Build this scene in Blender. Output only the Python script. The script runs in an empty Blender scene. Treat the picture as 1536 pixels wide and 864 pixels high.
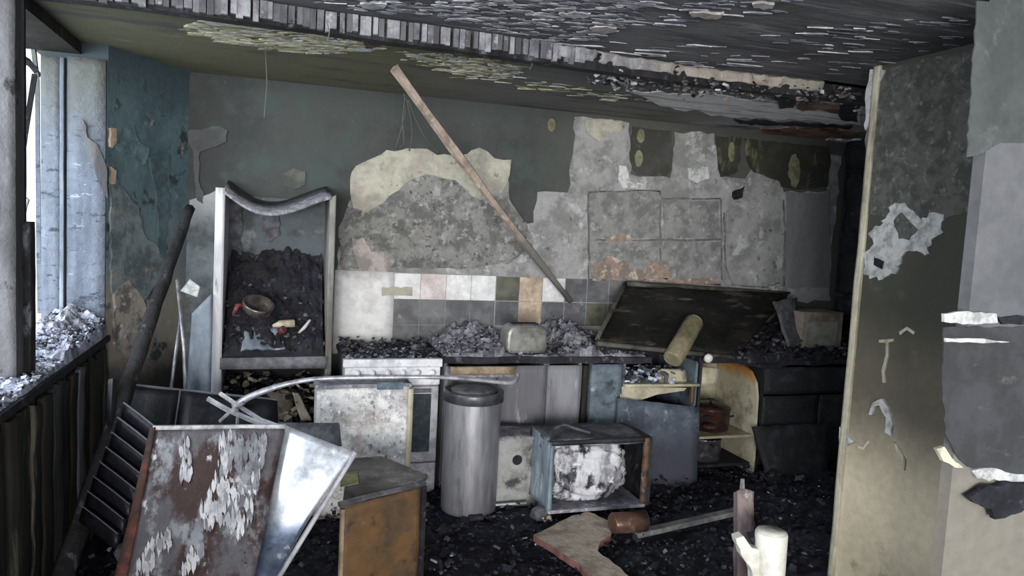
import bpy, bmesh, math, random
from mathutils import Vector, Matrix, noise, Euler

random.seed(7)
SC = bpy.context.scene
COL = SC.collection
R = math.radians

# ------------------------------------------------------------------ camera
F_PX, YAW, PITCH, ROLL, EYE = 1100.0, 18.0, -4.8, 3.0, 1.70
cam_data = bpy.data.cameras.new('camera')
cam_data.sensor_width = 36.0
cam_data.lens = F_PX / 1536.0 * 36.0
cam_data.clip_start = 0.05
cam = bpy.data.objects.new('camera', cam_data)
COL.objects.link(cam)
ROT = Matrix.Rotation(R(-YAW), 3, 'Z') @ Matrix.Rotation(R(90 + PITCH), 3, 'X') @ Matrix.Rotation(R(ROLL), 3, 'Z')
cam.matrix_world = Matrix.Translation((0, 0, EYE)) @ ROT.to_4x4()
SC.camera = cam

# ------------------------------------------------------------------ sky and light
world = bpy.data.worlds.new('overcast_sky')
SC.world = world
world.use_nodes = True
wn = world.node_tree.nodes
wn['Background'].inputs[0].default_value = (0.86, 0.93, 1.0, 1)
wn['Background'].inputs[1].default_value = 1.0

def area(name, loc, target, sx, sy, power, color):
    d = bpy.data.lights.new(name, 'AREA')
    d.shape = 'RECTANGLE'; d.size = sx; d.size_y = sy; d.energy = power; d.color = color
    o = bpy.data.objects.new(name, d); COL.objects.link(o)
    o.location = loc
    o.rotation_euler = (Vector(target) - Vector(loc)).to_track_quat('-Z', 'Y').to_euler()
    return o
# daylight through the burnt out window on the left, and an added unseen fill lamp behind the camera
area('window_daylight', (-2.6, 2.6, 2.3), (0.8, 3.9, 0.6), 2.2, 1.6, 75, (0.84, 0.92, 1.0))
area('front_fill', (-2.0, -7.0, 1.5), (1.2, 4.5, 1.2), 5.0, 2.6, 900, (1.0, 0.98, 0.95))
SC.view_settings.view_transform = 'Standard'
SC.view_settings.look = 'None'
SC.view_settings.gamma = 1.0
SC.view_settings.use_curve_mapping = False
SC.view_settings.exposure = 0.75

# ------------------------------------------------------------------ pixel of the photograph -> point of the room
EYEV = Vector((0, 0, EYE))
def ray(px, py): return ROT @ Vector(((px - 768) / F_PX, -(py - 432) / F_PX, -1))
def aY(px, py, Y): d = ray(px, py); return EYEV + d * (Y / d.y)
def aX(px, py, X): d = ray(px, py); return EYEV + d * (X / d.x)
def aZ(px, py, Z): d = ray(px, py); return EYEV + d * ((Z - EYE) / d.z)
def aD(px, py, D): return EYEV + ray(px, py) * D

# ------------------------------------------------------------------ materials
def lin(h):
    h = h.lstrip('#')
    out = []
    for i in (0, 2, 4):
        c = int(h[i:i + 2], 16) / 255
        out.append(c / 12.92 if c <= 0.04045 else ((c + 0.055) / 1.055) ** 2.4)
    g = .2126 * out[0] + .7152 * out[1] + .0722 * out[2]
    return (*[g + (c - g) * .90 for c in out], 1)

def mat(name, base, layers=(), rough=0.85, metal=0.0, bump=0.35, bscale=45, bdist=0.012, stretch=(1, 1, 1), rough_var=0.15):
    """base colour, then stains and painted tones: ('n', hex, scale, threshold, softness[, stretch]) noise stain or tone,
    ('x'|'y'|'z', hex, from, to, raggedness) stain or tone that fades along one room axis"""
    m = bpy.data.materials.new(name); m.use_nodes = True
    nt = m.node_tree; N = nt.nodes; L = nt.links
    b = N['Principled BSDF']
    b.inputs['Metallic'].default_value = metal
    geo = N.new('ShaderNodeNewGeometry')
    sep = N.new('ShaderNodeSeparateXYZ'); L.new(geo.outputs['Position'], sep.inputs[0])
    def noise_tex(scale, st, seed, det=7.0, ro=0.68):
        mp = N.new('ShaderNodeMapping'); L.new(geo.outputs['Position'], mp.inputs['Vector'])
        mp.inputs['Scale'].default_value = st
        mp.inputs['Location'].default_value = (seed * 3.71, seed * 1.93, seed * 5.17)
        t = N.new('ShaderNodeTexNoise'); t.inputs['Scale'].default_value = scale
        t.inputs['Detail'].default_value = det; t.inputs['Roughness'].default_value = ro
        L.new(mp.outputs[0], t.inputs['Vector'])
        return t.outputs['Fac']
    cur = None
    # fine grain of the base itself
    g = noise_tex(22, stretch, len(name))
    mixg = N.new('ShaderNodeMix'); mixg.data_type = 'RGBA'
    bc = lin(base)
    mixg.inputs[6].default_value = tuple(c * 0.62 for c in bc[:3]) + (1,)
    mixg.inputs[7].default_value = tuple(min(1, c * 1.38) for c in bc[:3]) + (1,)
    L.new(g, mixg.inputs[0])
    cur = mixg.outputs[2]
    seed = 1
    for ly in layers:
        seed += 1
        mr = N.new('ShaderNodeMapRange'); mr.interpolation_type = 'SMOOTHSTEP'
        if ly[0] == 'n':
            _, col, sc_, thr, soft = ly[:5]
            st = ly[5] if len(ly) > 5 else stretch
            fac = noise_tex(sc_, st, seed + len(name) * 0.37)
            L.new(fac, mr.inputs[0])
            mr.inputs[1].default_value = thr - soft; mr.inputs[2].default_value = thr + soft
        else:
            ax, col, a0, a1, amp = ly
            nz = noise_tex(3.5, (1, 1, 1), seed + 0.5)
            ma = N.new('ShaderNodeMath'); ma.operation = 'MULTIPLY_ADD'
            L.new(nz, ma.inputs[0]); ma.inputs[1].default_value = amp * 2
            L.new(sep.outputs['XYZ'.index(ax.upper())], ma.inputs[2])
            sub = N.new('ShaderNodeMath'); sub.operation = 'SUBTRACT'
            L.new(ma.outputs[0], sub.inputs[0]); sub.inputs[1].default_value = amp
            if a0 < a1:
                L.new(sub.outputs[0], mr.inputs[0]); mr.inputs[1].default_value = a0; mr.inputs[2].default_value = a1
            else:
                L.new(sub.outputs[0], mr.inputs[0]); mr.inputs[1].default_value = a1; mr.inputs[2].default_value = a0
                mr.inputs[3].default_value = 1; mr.inputs[4].default_value = 0
        mx = N.new('ShaderNodeMix'); mx.data_type = 'RGBA'
        L.new(mr.outputs[0], mx.inputs[0]); L.new(cur, mx.inputs[6])
        gm = N.new('ShaderNodeMix'); gm.data_type = 'RGBA'
        lc = lin(col)
        gm.inputs[6].default_value = tuple(c * 0.65 for c in lc[:3]) + (1,)
        gm.inputs[7].default_value = tuple(min(1, c * 1.35) for c in lc[:3]) + (1,)
        L.new(g, gm.inputs[0]); L.new(gm.outputs[2], mx.inputs[7])
        cur = mx.outputs[2]
    L.new(cur, b.inputs['Base Color'])
    rr = N.new('ShaderNodeMapRange'); L.new(g, rr.inputs[0])
    rr.inputs[1].default_value = 0.3; rr.inputs[2].default_value = 0.7
    rr.inputs[3].default_value = max(0.05, rough - rough_var); rr.inputs[4].default_value = min(1, rough + rough_var)
    L.new(rr.outputs[0], b.inputs['Roughness'])
    b.inputs['Specular IOR Level'].default_value = 0.3
    if bump:
        bt = noise_tex(bscale, stretch, 9.3, 6, 0.7)
        bp = N.new('ShaderNodeBump'); bp.inputs['Strength'].default_value = bump; bp.inputs['Distance'].default_value = bdist
        L.new(bt, bp.inputs['Height']); L.new(bp.outputs[0], b.inputs['Normal'])
    return m

V = (1, 1, 0.18)      # vertical streaks
H = (0.25, 0.25, 1.6) # horizontal streaks
M = {}
M['wall_paint'] = mat('wall_paint', '#3f4241', [('n', '#343636', 1.6, .52, .10), ('n', '#3b4744', 2.3, .57, .08), ('n', '#5c5e5b', 9, .69, .05), ('x', '#4a4a46', 1.5, 2.3, .3)], bump=.25)
M['plaster_grey'] = mat('plaster_grey', '#8d8d8c', [('n', '#727271', 5, .52, .09), ('n', '#a4a4a4', 8, .60, .06), ('n', '#545452', 14, .63, .05), ('n', '#94897f', 6, .69, .05)], bump=.5)
M['plaster_mottled'] = mat('plaster_mottled', '#7b7b78', [('n', '#5c5c5a', 9, .50, .08), ('n', '#929290', 14, .58, .06), ('n', '#454544', 24, .62, .05), ('n', '#a39892', 9, .70, .04)], bump=.6)
M['plaster_cream'] = mat('plaster_cream', '#a3a191', [('n', '#87857a', 7, .52, .10), ('n', '#9a9088', 5, .58, .06), ('n', '#5f5e56', 16, .66, .05)], bump=.5)
M['glue'] = mat('old_glue', '#79785c', [('n', '#55553f', 9, .52, .12)], bump=.3)
M['plaster_pale'] = mat('plaster_pale', '#c9c9cb', [('n', '#adadad', 6, .52, .12), ('n', '#cfb7b4', 4, .60, .06), ('n', '#8c8c8c', 12, .68, .05)], bump=.3)
M['plaster_pink'] = mat('plaster_pink', '#a29894', [('n', '#807a78', 12, .52, .08)], bump=.4)
M['brick_red'] = mat('brick_red', '#8a7566', [('n', '#6e665f', 14, .5, .08), ('n', '#aa9d92', 18, .58, .06)], bump=.6)
M['paint_dark'] = mat('paint_dark', '#414241', [('n', '#35352f', 4, .5, .1), ('n', '#5a5a55', 10, .66, .06)], bump=.2)
M['paint_olive'] = mat('paint_olive', '#35372c', [('n', '#6c6b4e', 7, .60, .07, (1.6, 1, .35)), ('n', '#2a2b26', 6, .5, .1)], bump=.3)
M['teal'] = mat('teal_wall', '#41555c', [('n', '#4d6369', 3, .52, .08), ('z', '#5d6c6c', 1.75, 1.35, .35), ('z', '#7d776c', 1.45, 1.1, .35), ('n', '#2d3335', 7, .61, .05), ('n', '#8f8a82', 11, .66, .06), ('z', '#3b3835', .95, .70, .25), ('z', '#3c4a50', 2.2, 2.45, .15)], bump=.5, bscale=18)
M['char'] = mat('charred_black', '#272730', [('n', '#15151b', 8, .5, .12), ('n', '#474755', 16, .64, .06)], bump=.8, bscale=30, bdist=.02)
M['char_wood'] = mat('charred_wood', '#2a2a2d', [('n', '#151517', 7, .5, .1, (1, 1, .3)), ('n', '#5a5b62', 14, .62, .06, (1, 1, .4))], bump=1, bscale=26, bdist=.02)
M['char_brown'] = mat('charred_brown_board', '#2c2924', [('n', '#171614', 5, .5, .1, V), ('n', '#676354', 6, .62, .06, V), ('n', '#403830', 4, .60, .06)], bump=.6, stretch=V)
M['char_black'] = mat('charred_deep_black', '#191a1d', [('n', '#2b2c31', 8, .58, .08), ('n', '#3a3b40', 18, .66, .05)], bump=.7, bscale=24, rough=.7)
M['frame_white'] = mat('scorched_window_paint', '#737d8c', [('n', '#596271', 5, .54, .1, V), ('n', '#444b57', 14, .60, .05, (.7, .7, 1.6)), ('n', '#9aa3b0', 16, .66, .05, (.7, .7, 1.5)), ('z', '#5d615f', 1.9, 2.4, .2)], bump=.9, bscale=40, bdist=.012)
M['frame_bead'] = mat('scorched_window_bead', '#87919f', [('n', '#616a77', 7, .56, .1, V)], bump=.3)
M['post_grey'] = mat('charred_post_grey', '#646468', [('n', '#454548', 5, .5, .1, V), ('n', '#262628', 12, .62, .05, (1, 1, .6))], bump=.8, bscale=30)
M['ceil_near'] = mat('ceiling_soot', '#626265', [('n', '#48484b', 3, .5, .1, (.4, 2.0, 1)), ('n', '#7d7d7f', 6, .60, .06, (.35, 2.6, 1)), ('n', '#a5a5a6', 11, .69, .04, (.4, 2.6, 1))], bump=.9, bscale=22, bdist=.02, stretch=(.4, 2.2, 1))
M['ceil_far'] = mat('ceiling_soot_far', '#6a6a67', [('x', '#66664f', 1.3, .5, .3), ('x', '#a0a0a0', 2.6, 3.6, .4), ('n', '#515151', 3, .58, .08, (.5, 2.2, 1)), ('n', '#8f8f8b', 8, .67, .05, (.4, 2.6, 1))], bump=.6, stretch=(.5, 1.8, 1))
M['flake_white'] = mat('ceiling_flake_white', '#b0b0b2', [('n', '#7c7c7f', 9, .5, .1)], bump=.4)
M['flake_cream'] = mat('ceiling_flake_cream', '#cdc9ae', [('n', '#8f8b70', 9, .52, .1, (.5, 2, 1)), ('n', '#5c5b46', 14, .60, .06, (.5, 2, 1))], bump=.8)
M['lath'] = mat('lath_ash_grey', '#94949a', [('n', '#6a6a70', 9, .5, .12), ('n', '#c0bcb6', 14, .64, .06), ('x', '#8d867e', 1.3, 2.0, .5)], bump=.9)
M['ceil_pale'] = mat('ceiling_board_pale', '#cfcfd0', [('n', '#8f8f92', 4, .56, .1, (.4, 3, 1))], bump=.4)
M['rust_board'] = mat('ceiling_rusty_board', '#8a6a5a', [('n', '#4a3c36', 8, .52, .1)], bump=.5)
M['pier'] = mat('pier_scorched_paint', '#5f594d', [('z', '#42423a', 1.10, 1.45, .10), ('z', '#c6b99e', 1.0, .50, .10), ('n', '#6a6453', 3, .70, .09)], bump=.12)
M['pier_soot'] = mat('pier_soot', '#5d5d59', [('n', '#474744', 14, .5, .1), ('n', '#77776f', 22, .60, .06)], bump=.7, bscale=40)
M['near_wall'] = mat('near_wall_paint', '#606164', [('n', '#535559', 3, .54, .14), ('n', '#4d5753', 4, .68, .06), ('z', '#767168', 1.1, .86, .06)], bump=.1)
M['near_dark'] = mat('near_wall_soot', '#3e3e42', [('n', '#323234', 5, .5, .1), ('n', '#55534e', 7, .66, .06, (1, 1, 2.5))], bump=.3)
M['peel_white'] = mat('peel_white', '#b9bab9', [('n', '#8c8d8c', 18, .53, .1)], bump=.4)
M['trim_cream'] = mat('jamb_cream', '#bdb7a0', [('n', '#7a745f', 6, .54, .1, V), ('n', '#d4d0c0', 8, .64, .06, V)], bump=.4)
M['tile_white'] = mat('tile_white', '#cfcfcf', [('n', '#b4b2b2', 5, .55, .12), ('n', '#8f8d8c', 20, .72, .04)], rough=.4, bump=.06)
M['tile_pink'] = mat('tile_pinkish', '#c9bfc0', [('n', '#ad9e9e', 5, .55, .12)], rough=.4, bump=.06)
M['tile_beige'] = mat('tile_beige', '#b3a08a', [('n', '#8d7b68', 6, .52, .1)], rough=.5, bump=.1)
M['tile_dark'] = mat('tile_sooty', '#646566', [('n', '#4b4b50', 5, .52, .1), ('n', '#84858a', 9, .66, .06)], rough=.5, bump=.1)
M['tile_olive'] = mat('tile_sooty_olive', '#58584c', [('n', '#3f3f38', 5, .52, .1)], rough=.5, bump=.1)
M['enamel'] = mat('white_enamel', '#d0d0d4', [('n', '#a6a6ac', 6, .56, .1), ('n', '#6b6a6e', 16, .70, .05)], rough=.45, bump=.1)
M['enamel_grey'] = mat('sooty_enamel', '#aaaab2', [('n', '#7d7d86', 6, .54, .1), ('n', '#55555c', 14, .68, .05)], rough=.5, bump=.12)
M['enamel_burnt'] = mat('flaking_enamel', '#e2dfdb', [('n', '#b5aaa7', 6, .55, .08), ('x', '#a3a2a8', .60, .80, .25), ('n', '#a09fa5', 5, .56, .06), ('n', '#5f5856', 14, .70, .03), ('n', '#f4f2ee', 6, .55, .06)], rough=.6, bump=.9, bscale=30, bdist=.02)  # greyer right: worn enamel, with light from the left painted in
M['oven_glass'] = mat('sooty_oven_glass', '#323a40', [('n', '#4b565a', 6, .6, .1)], rough=.25, bump=.03)
M['blue_plastic'] = mat('blue_grey_plastic', '#5f7384', [('n', '#3f4d59', 9, .5, .1)], rough=.4, bump=.2)
M['steel'] = mat('sooty_steel', '#8d8d92', [('n', '#6c6c72', 4, .5, .14, V), ('n', '#4b4b50', 7, .64, .08), ('z', '#57575b', .72, .84, .05)], rough=.42, metal=.55, bump=.06, stretch=V)
M['steel_bright'] = mat('bright_steel', '#c3c8d0', [('n', '#8f98a6', 3, .58, .12), ('z', '#56637a', .66, .44, .12), ('n', '#dfe1e4', 8, .64, .08)], rough=.36, metal=.6, bump=.04)  # blue-dark lower part paints the fading reflection into the steel colour
M['strip_steel'] = mat('strip_steel', '#a4a5ab', [('n', '#6e6f76', 8, .52, .1)], rough=.45, metal=.5, bump=.1)
M['rust_sheet'] = mat('rust_streaked_sheet', '#4c494d', [('n', '#33211f', 4.5, .53, .05, (1, 1, .14)), ('n', '#77797e', 7, .585, .05, (1, 1, .15)), ('n', '#a8a8ac', 9, .66, .03, (1, 1, .2)), ('n', '#2a1f1e', 14, .68, .04)], rough=.45, metal=.2, bump=.25)
M['sheet_white'] = mat('peeling_white_coat', '#aeadb0', [('n', '#86858a', 14, .52, .1, V)], bump=.3)
M['sheet_grey'] = mat('peeling_grey_coat', '#75777c', [('n', '#55555a', 14, .52, .1, V)], bump=.3)
M['rust_red'] = mat('rust_red_edge', '#47312c', [('n', '#70382b', 5, .56, .05), ('n', '#2c2322', 8, .56, .08)], bump=.4)
M['ochre'] = mat('scorched_ochre_board', '#624628', [('n', '#4c3d2c', 4, .5, .1), ('n', '#75491f', 4, .64, .08), ('n', '#37302a', 8, .60, .06), ('n', '#6c6864', 9, .68, .05, (.6, .6, 2))], rough=.55, bump=.25)
M['ash_top'] = mat('ash_grey_board', '#6a6664', [('n', '#4c4947', 5, .5, .1), ('n', '#8a8684', 8, .62, .08)], bump=.4)
M['label_olive'] = mat('olive_label', '#8b865c', [('n', '#6b684a', 9, .52, .1)], bump=.1)
M['cab_grey'] = mat('cabinet_grey', '#7a7a80', [('n', '#5d5d63', 4, .5, .12, V), ('n', '#3f3f44', 6, .60, .07), ('n', '#98989e', 8, .64, .06, V)], rough=.7, bump=.15, stretch=V)
M['cab_blue'] = mat('cabinet_blue_grey', '#5b6872', [('n', '#434d56', 5, .5, .1), ('n', '#2e3238', 8, .60, .07), ('n', '#7f8d97', 9, .64, .06)], rough=.7, bump=.3)
M['cab_bluedoor'] = mat('cabinet_blue_door', '#525c68', [('n', '#3c444f', 6, .5, .1), ('n', '#707b87', 12, .60, .06), ('z', '#3a3c48', .50, .22, .1)], rough=.65, bump=.4)
M['cream_panel'] = mat('cream_panel', '#a39d86', [('n', '#857c66', 5, .55, .1), ('n', '#5a4a38', 7, .66, .06)], rough=.6, bump=.15)
M['cream_scorched'] = mat('cream_scorched_edge', '#aaa38b', [('z', '#b07a34', .66, .74, .05), ('z', '#2f2620', .74, .80, .04), ('n', '#7c735e', 6, .58, .1)], rough=.6, bump=.2)
M['cab_white'] = mat('cabinet_edge_white', '#b4b4b8', [('n', '#8d8d93', 5, .52, .1, V), ('n', '#5d5a58', 8, .65, .05, V), ('n', '#c4a57c', 4, .68, .04, V)], rough=.6, bump=.2, stretch=V)
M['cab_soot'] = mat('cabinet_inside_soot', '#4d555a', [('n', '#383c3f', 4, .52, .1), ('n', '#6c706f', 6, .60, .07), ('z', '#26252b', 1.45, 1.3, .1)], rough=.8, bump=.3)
M['shelf_grey'] = mat('shelf_grey', '#77777b', [('n', '#55555a', 7, .5, .1), ('n', '#9c7c62', 6, .70, .05)], bump=.3)
M['worktop'] = mat('charred_worktop', '#2e2d34', [('n', '#1d1c22', 7, .5, .1), ('n', '#56555d', 12, .62, .06)], bump=.8)
M['worktop_tan'] = mat('scorched_chipboard', '#8f7d66', [('n', '#6d5c4a', 8, .52, .1), ('n', '#43382f', 12, .62, .06)], bump=.3)
M['ash'] = mat('pale_ash', '#83838b', [('n', '#606068', 18, .5, .1), ('n', '#a6a6ae', 26, .62, .06)], bump=.8)
M['ash_mid'] = mat('mid_ash', '#5a5a60', [('n', '#3e3e44', 14, .5, .1)], bump=.6)
M['ash_bright'] = mat('bright_ash', '#b4b8c8', [('n', '#7d8296', 30, .52, .1)], bump=.6)
M['floor'] = mat('charred_floor_rubble', '#282834', [('n', '#15151c', 6, .5, .1), ('n', '#3d3f50', 12, .60, .07), ('n', '#626479', 24, .68, .05)], bump=1, bscale=34, bdist=.03)
M['toaster'] = mat('sooty_toaster_metal', '#7e7d78', [('n', '#5c5b58', 5, .52, .1), ('n', '#a2a19a', 9, .66, .06)], rough=.4, metal=.35, bump=.1)
M['hood'] = mat('charred_hood_sheet', '#1f1e1c', [('n', '#121211', 4, .5, .1, (.5, .5, 2)), ('n', '#46362a', 4, .625, .06, (.6, .6, 2.4)), ('n', '#4c4b46', 6, .63, .06, (.4, .4, 2.4))], rough=.5, bump=.5)
M['hood_rim'] = mat('hood_rim', '#4c4a43', [('n', '#2f2e29', 8, .5, .1)], rough=.6, bump=.3)
M['cream_tube'] = mat('scorched_cream_enamel', '#726b52', [('n', '#544d39', 7, .54, .1), ('n', '#98927a', 9, .66, .08)], rough=.3, bump=.1)
M['white_clean'] = mat('white_ceramic', '#c6c4ba', [('n', '#a5a296', 6, .56, .1), ('n', '#7d786d', 10, .68, .05)], rough=.35, bump=.06)
M['cardboard'] = mat('scorched_cardboard', '#85796a', [('n', '#64594c', 6, .52, .1)], bump=.2)
M['drawer_pale'] = mat('pale_sage_front', '#85867a', [('n', '#67685e', 6, .52, .1)], bump=.2)
M['plastic_melt'] = mat('melted_pale_plastic', '#b6b6bc', [('n', '#77777f', 7, .52, .06, (.9, .5, .5)), ('n', '#303036', 7, .535, .035, (1, .6, .5)), ('n', '#d6d6da', 9, .64, .05, (.5, .5, .9))], rough=.3, bump=.6, bscale=14, bdist=.02)  # dark noise bands paint the shade of crevices into the plastic
M['mw_side'] = mat('appliance_blue_steel', '#73818c', [('n', '#525c66', 5, .52, .1, V), ('n', '#a3adb5', 6, .62, .06, V), ('n', '#353a40', 7, .64, .05)], rough=.55, bump=.15)
M['mw_rust'] = mat('appliance_rust_edge', '#5f4634', [('n', '#3a302a', 12, .52, .1), ('n', '#8d7b6c', 12, .62, .06)], bump=.4)
M['mw_in'] = mat('appliance_dark_inside', '#2f2f33', [('n', '#1c1c20', 6, .5, .1), ('n', '#56565c', 9, .64, .05)], rough=.6, bump=.2)
M['box_pale'] = mat('stained_pale_steel', '#8d8d8b', [('n', '#6a6a68', 5, .52, .1), ('n', '#3a3a3a', 5, .64, .06)], rough=.6, bump=.15)
M['pot_red'] = mat('scorched_red_enamel', '#35221f', [('n', '#1e1614', 6, .5, .1), ('n', '#5f4a43', 8, .66, .05)], rough=.3, bump=.05)
M['pot_steel'] = mat('sooty_pan_steel', '#7b7b80', [('n', '#4a4a50', 6, .52, .1)], rough=.3, metal=.8, bump=.05)
M['kettle'] = mat('sooty_kettle_metal', '#6a6460', [('n', '#3d3836', 6, .52, .1)], rough=.25, metal=.6, bump=.05)
M['red'] = mat('dull_red_plastic', '#6b2f33', [('n', '#40242a', 6, .52, .1)], rough=.5, bump=.1)
M['cream_bit'] = mat('cream_plastic', '#b9ae98', [('n', '#8e836e', 6, .55, .1)], rough=.5, bump=.1)
M['pole'] = mat('batten_bare_wood', '#a39284', [('n', '#7d6e62', 12, .52, .1, (1, 1, .4)), ('n', '#bdb1a6', 16, .62, .06, (1, 1, .4)), ('z', '#6c6964', 1.75, 1.5, .12), ('z', '#4a4844', 1.35, 1.22, .08)], bump=.5)
M['wire'] = mat('burnt_wire', '#5a5a55', [], bump=0)
M['chipboard'] = mat('broken_chipboard', '#a89a8c', [('n', '#84776a', 8, .52, .1), ('n', '#4b4644', 16, .66, .05)], bump=.5)
M['red_edge'] = mat('reddish_board_edge', '#6b4743', [('n', '#5e3e3c', 9, .52, .1)], bump=.3)
M['copper'] = mat('scorched_copper', '#5a4236', [('n', '#3d302a', 6, .52, .1), ('n', '#8f8580', 6, .62, .06)], rough=.35, metal=.4, bump=.1)
M['plank_ash'] = mat('ash_grey_plank', '#706e6e', [('n', '#4b4a4c', 6, .52, .1), ('n', '#a3a09e', 9, .66, .06)], bump=.5)
M['post_red'] = mat('splintered_reddish_post', '#7b6c6a', [('n', '#4e4344', 6, .5, .1, V), ('n', '#b0a9a8', 9, .64, .05, V)], bump=.4, stretch=V)
M['slat_black'] = mat('black_slat', '#1d1d24', [('n', '#131318', 5, .5, .1)], rough=.4, bump=.2)
M['slat_edge'] = mat('slat_pale_edge', '#5e5f69', [('n', '#5a5b64', 9, .52, .1)], rough=.5, bump=.1)
M['stick_pale'] = mat('ash_pale_stick', '#a8a6aa', [('n', '#737278', 12, .52, .1)], bump=.3)
M['blue_board'] = mat('scorched_blue_grey_board', '#75808c', [('n', '#515963', 4, .52, .1, V), ('n', '#a0a9b2', 6, .64, .06, V)], bump=.2)
M['knob'] = mat('pale_knob', '#c9c9cc', [('n', '#8e8e94', 9, .58, .1)], rough=.4, bump=.05)

# ------------------------------------------------------------------ mesh building
class MB:
    def __init__(s): s.v = []; s.f = []; s.mi = []; s.sm = []
    def add(s, vs, fs, mi=0, smooth=False):
        o = len(s.v); s.v.extend(Vector(p) for p in vs)
        for f in fs: s.f.append(tuple(i + o for i in f)); s.mi.append(mi); s.sm.append(smooth)
        return s
    def hexa(s, p, mi=0):   # p: 4 bottom, 4 top, same winding
        return s.add(p, [(3, 2, 1, 0), (4, 5, 6, 7), (0, 1, 5, 4), (1, 2, 6, 5), (2, 3, 7, 6), (3, 0, 4, 7)], mi)
    def box(s, a, b, mi=0):
        x0, y0, z0 = a; x1, y1, z1 = b
        return s.hexa([(x0, y0, z0), (x1, y0, z0), (x1, y1, z0), (x0, y1, z0), (x0, y0, z1), (x1, y0, z1), (x1, y1, z1), (x0, y1, z1)], mi)
    def prism(s, pts, vec, mi=0, side=None):
        n = len(pts); vec = Vector(vec); pts = [Vector(p) for p in pts]
        nrm = Vector((0, 0, 0))
        for i in range(n):
            a, b_ = pts[i], pts[(i + 1) % n]
            nrm += a.cross(b_)
        if nrm.dot(vec) > 0: pts = pts[::-1]
        o = len(s.v); s.v.extend(pts); s.v.extend(p + vec for p in pts)
        s.f.append(tuple(range(o, o + n))); s.mi.append(mi); s.sm.append(False)
        s.f.append(tuple(range(o + 2 * n - 1, o + n - 1, -1))); s.mi.append(mi); s.sm.append(False)
        for i in range(n):
            j = (i + 1) % n
            s.f.append((o + j, o + i, o + n + i, o + n + j)); s.mi.append(mi if side is None else side); s.sm.append(False)
        return s
    def tube(s, pts, r, seg=8, mi=0, flat=1.0):
        pts = [Vector(p) for p in pts]; n = len(pts)
        rs = r if isinstance(r, (list, tuple)) else [r] * n
        o = len(s.v); up = Vector((0.13, 0.31, 0.94))
        for i, p in enumerate(pts):
            t = (pts[min(i + 1, n - 1)] - pts[max(i - 1, 0)]).normalized()
            a = t.cross(up)
            if a.length < .05: a = t.cross(Vector((1, 0, 0)))
            a.normalize(); b = a.cross(t)
            for k in range(seg):
                an = 2 * math.pi * k / seg
                s.v.append(p + a * (math.cos(an) * rs[i] * flat) + b * (math.sin(an) * rs[i]))
        for i in range(n - 1):
            for k in range(seg):
                k2 = (k + 1) % seg
                s.f.append((o + i * seg + k, o + i * seg + k2, o + (i + 1) * seg + k2, o + (i + 1) * seg + k)); s.mi.append(mi); s.sm.append(seg > 5)
        s.f.append(tuple(o + k for k in range(seg))[::-1]); s.mi.append(mi); s.sm.append(False)
        s.f.append(tuple(o + (n - 1) * seg + k for k in range(seg))); s.mi.append(mi); s.sm.append(False)
        return s
    def lathe(s, prof, base, axis=(0, 0, 1), seg=28, mi=0, wob=0.0):
        """prof: (radius, height) from bottom to top"""
        base = Vector(base); ax = Vector(axis).normalized()
        a = ax.cross(Vector((0.2, 1, 0.1))).normalized(); b = ax.cross(a)
        o = len(s.v); n = len(prof)
        for (r, h) in prof:
            for k in range(seg):
                an = 2 * math.pi * k / seg
                rr = r * (1 + wob * noise.noise(Vector((math.cos(an) * 1.5, math.sin(an) * 1.5, h * 4 + base.x * 3))))
                s.v.append(base + ax * h + a * (math.cos(an) * rr) + b * (math.sin(an) * rr))
        for i in range(n - 1):
            for k in range(seg):
                k2 = (k + 1) % seg
                s.f.append((o + i * seg + k, o + i * seg + k2, o + (i + 1) * seg + k2, o + (i + 1) * seg + k)); s.mi.append(mi); s.sm.append(True)
        s.f.append(tuple(o + k for k in range(seg))[::-1]); s.mi.append(mi); s.sm.append(False)
        s.f.append(tuple(o + (n - 1) * seg + k for k in range(seg))); s.mi.append(mi); s.sm.append(False)
        return s
    def sheet(s, c, nu=14, nv=14, thick=.012, warp=0.0, wscale=3.0, ragged=0.0, fn=None, mi=0, edge=None, seed=0):
        """closed warped board; c = top-left, top-right, bottom-right, bottom-left"""
        tl, tr, br, bl = [Vector(p) for p in c]
        nrm = (tr - tl).cross(bl - tl).normalized()
        if nrm.dot(EYEV - tl) < 0: nrm = -nrm
        o = len(s.v); W = nu + 1
        fr = []
        for j in range(nv + 1):
            for i in range(nu + 1):
                u, v = i / nu, j / nv
                if ragged:
                    if i in (0, nu): u += ragged * noise.noise(Vector((v * 9, i * 3.1, seed + 5)))
                    if j in (0, nv): v += ragged * noise.noise(Vector((u * 9, j * 3.1, seed + 9)))
                p = (tl * (1 - u) + tr * u) * (1 - v) + (bl * (1 - u) + br * u) * v
                if warp: p = p + nrm * warp * noise.noise(p * wscale + Vector((seed, 0, 0)))
                if fn: p = p + nrm * fn(u, v)
                fr.append(p)
        s.v.extend(fr); s.v.extend(p - nrm * thick for p in fr)
        B = W * (nv + 1)
        def q(a, b_, c_, d, m, sm=True): s.f.append((a, b_, c_, d)); s.mi.append(m); s.sm.append(sm)
        flip = (tr - tl).cross(bl - tl).dot(nrm) < 0
        for j in range(nv):
            for i in range(nu):
                a = o + j * W + i
                if flip: q(a, a + W, a + W + 1, a + 1, mi); q(B + a, B + a + 1, B + a + W + 1, B + a + W, mi)
                else: q(a, a + 1, a + W + 1, a + W, mi); q(B + a, B + a + W, B + a + W + 1, B + a + 1, mi)
        e = mi if edge is None else edge
        for i in range(nu):
            for j in (0, nv):
                a = o + j * W + i; q(a, a + 1, B + a + 1, B + a, e, False)
        for j in range(nv):
            for i in (0, nu):
                a = o + j * W + i; q(a, a + W, B + a + W, B + a, e, False)
        return s
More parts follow.
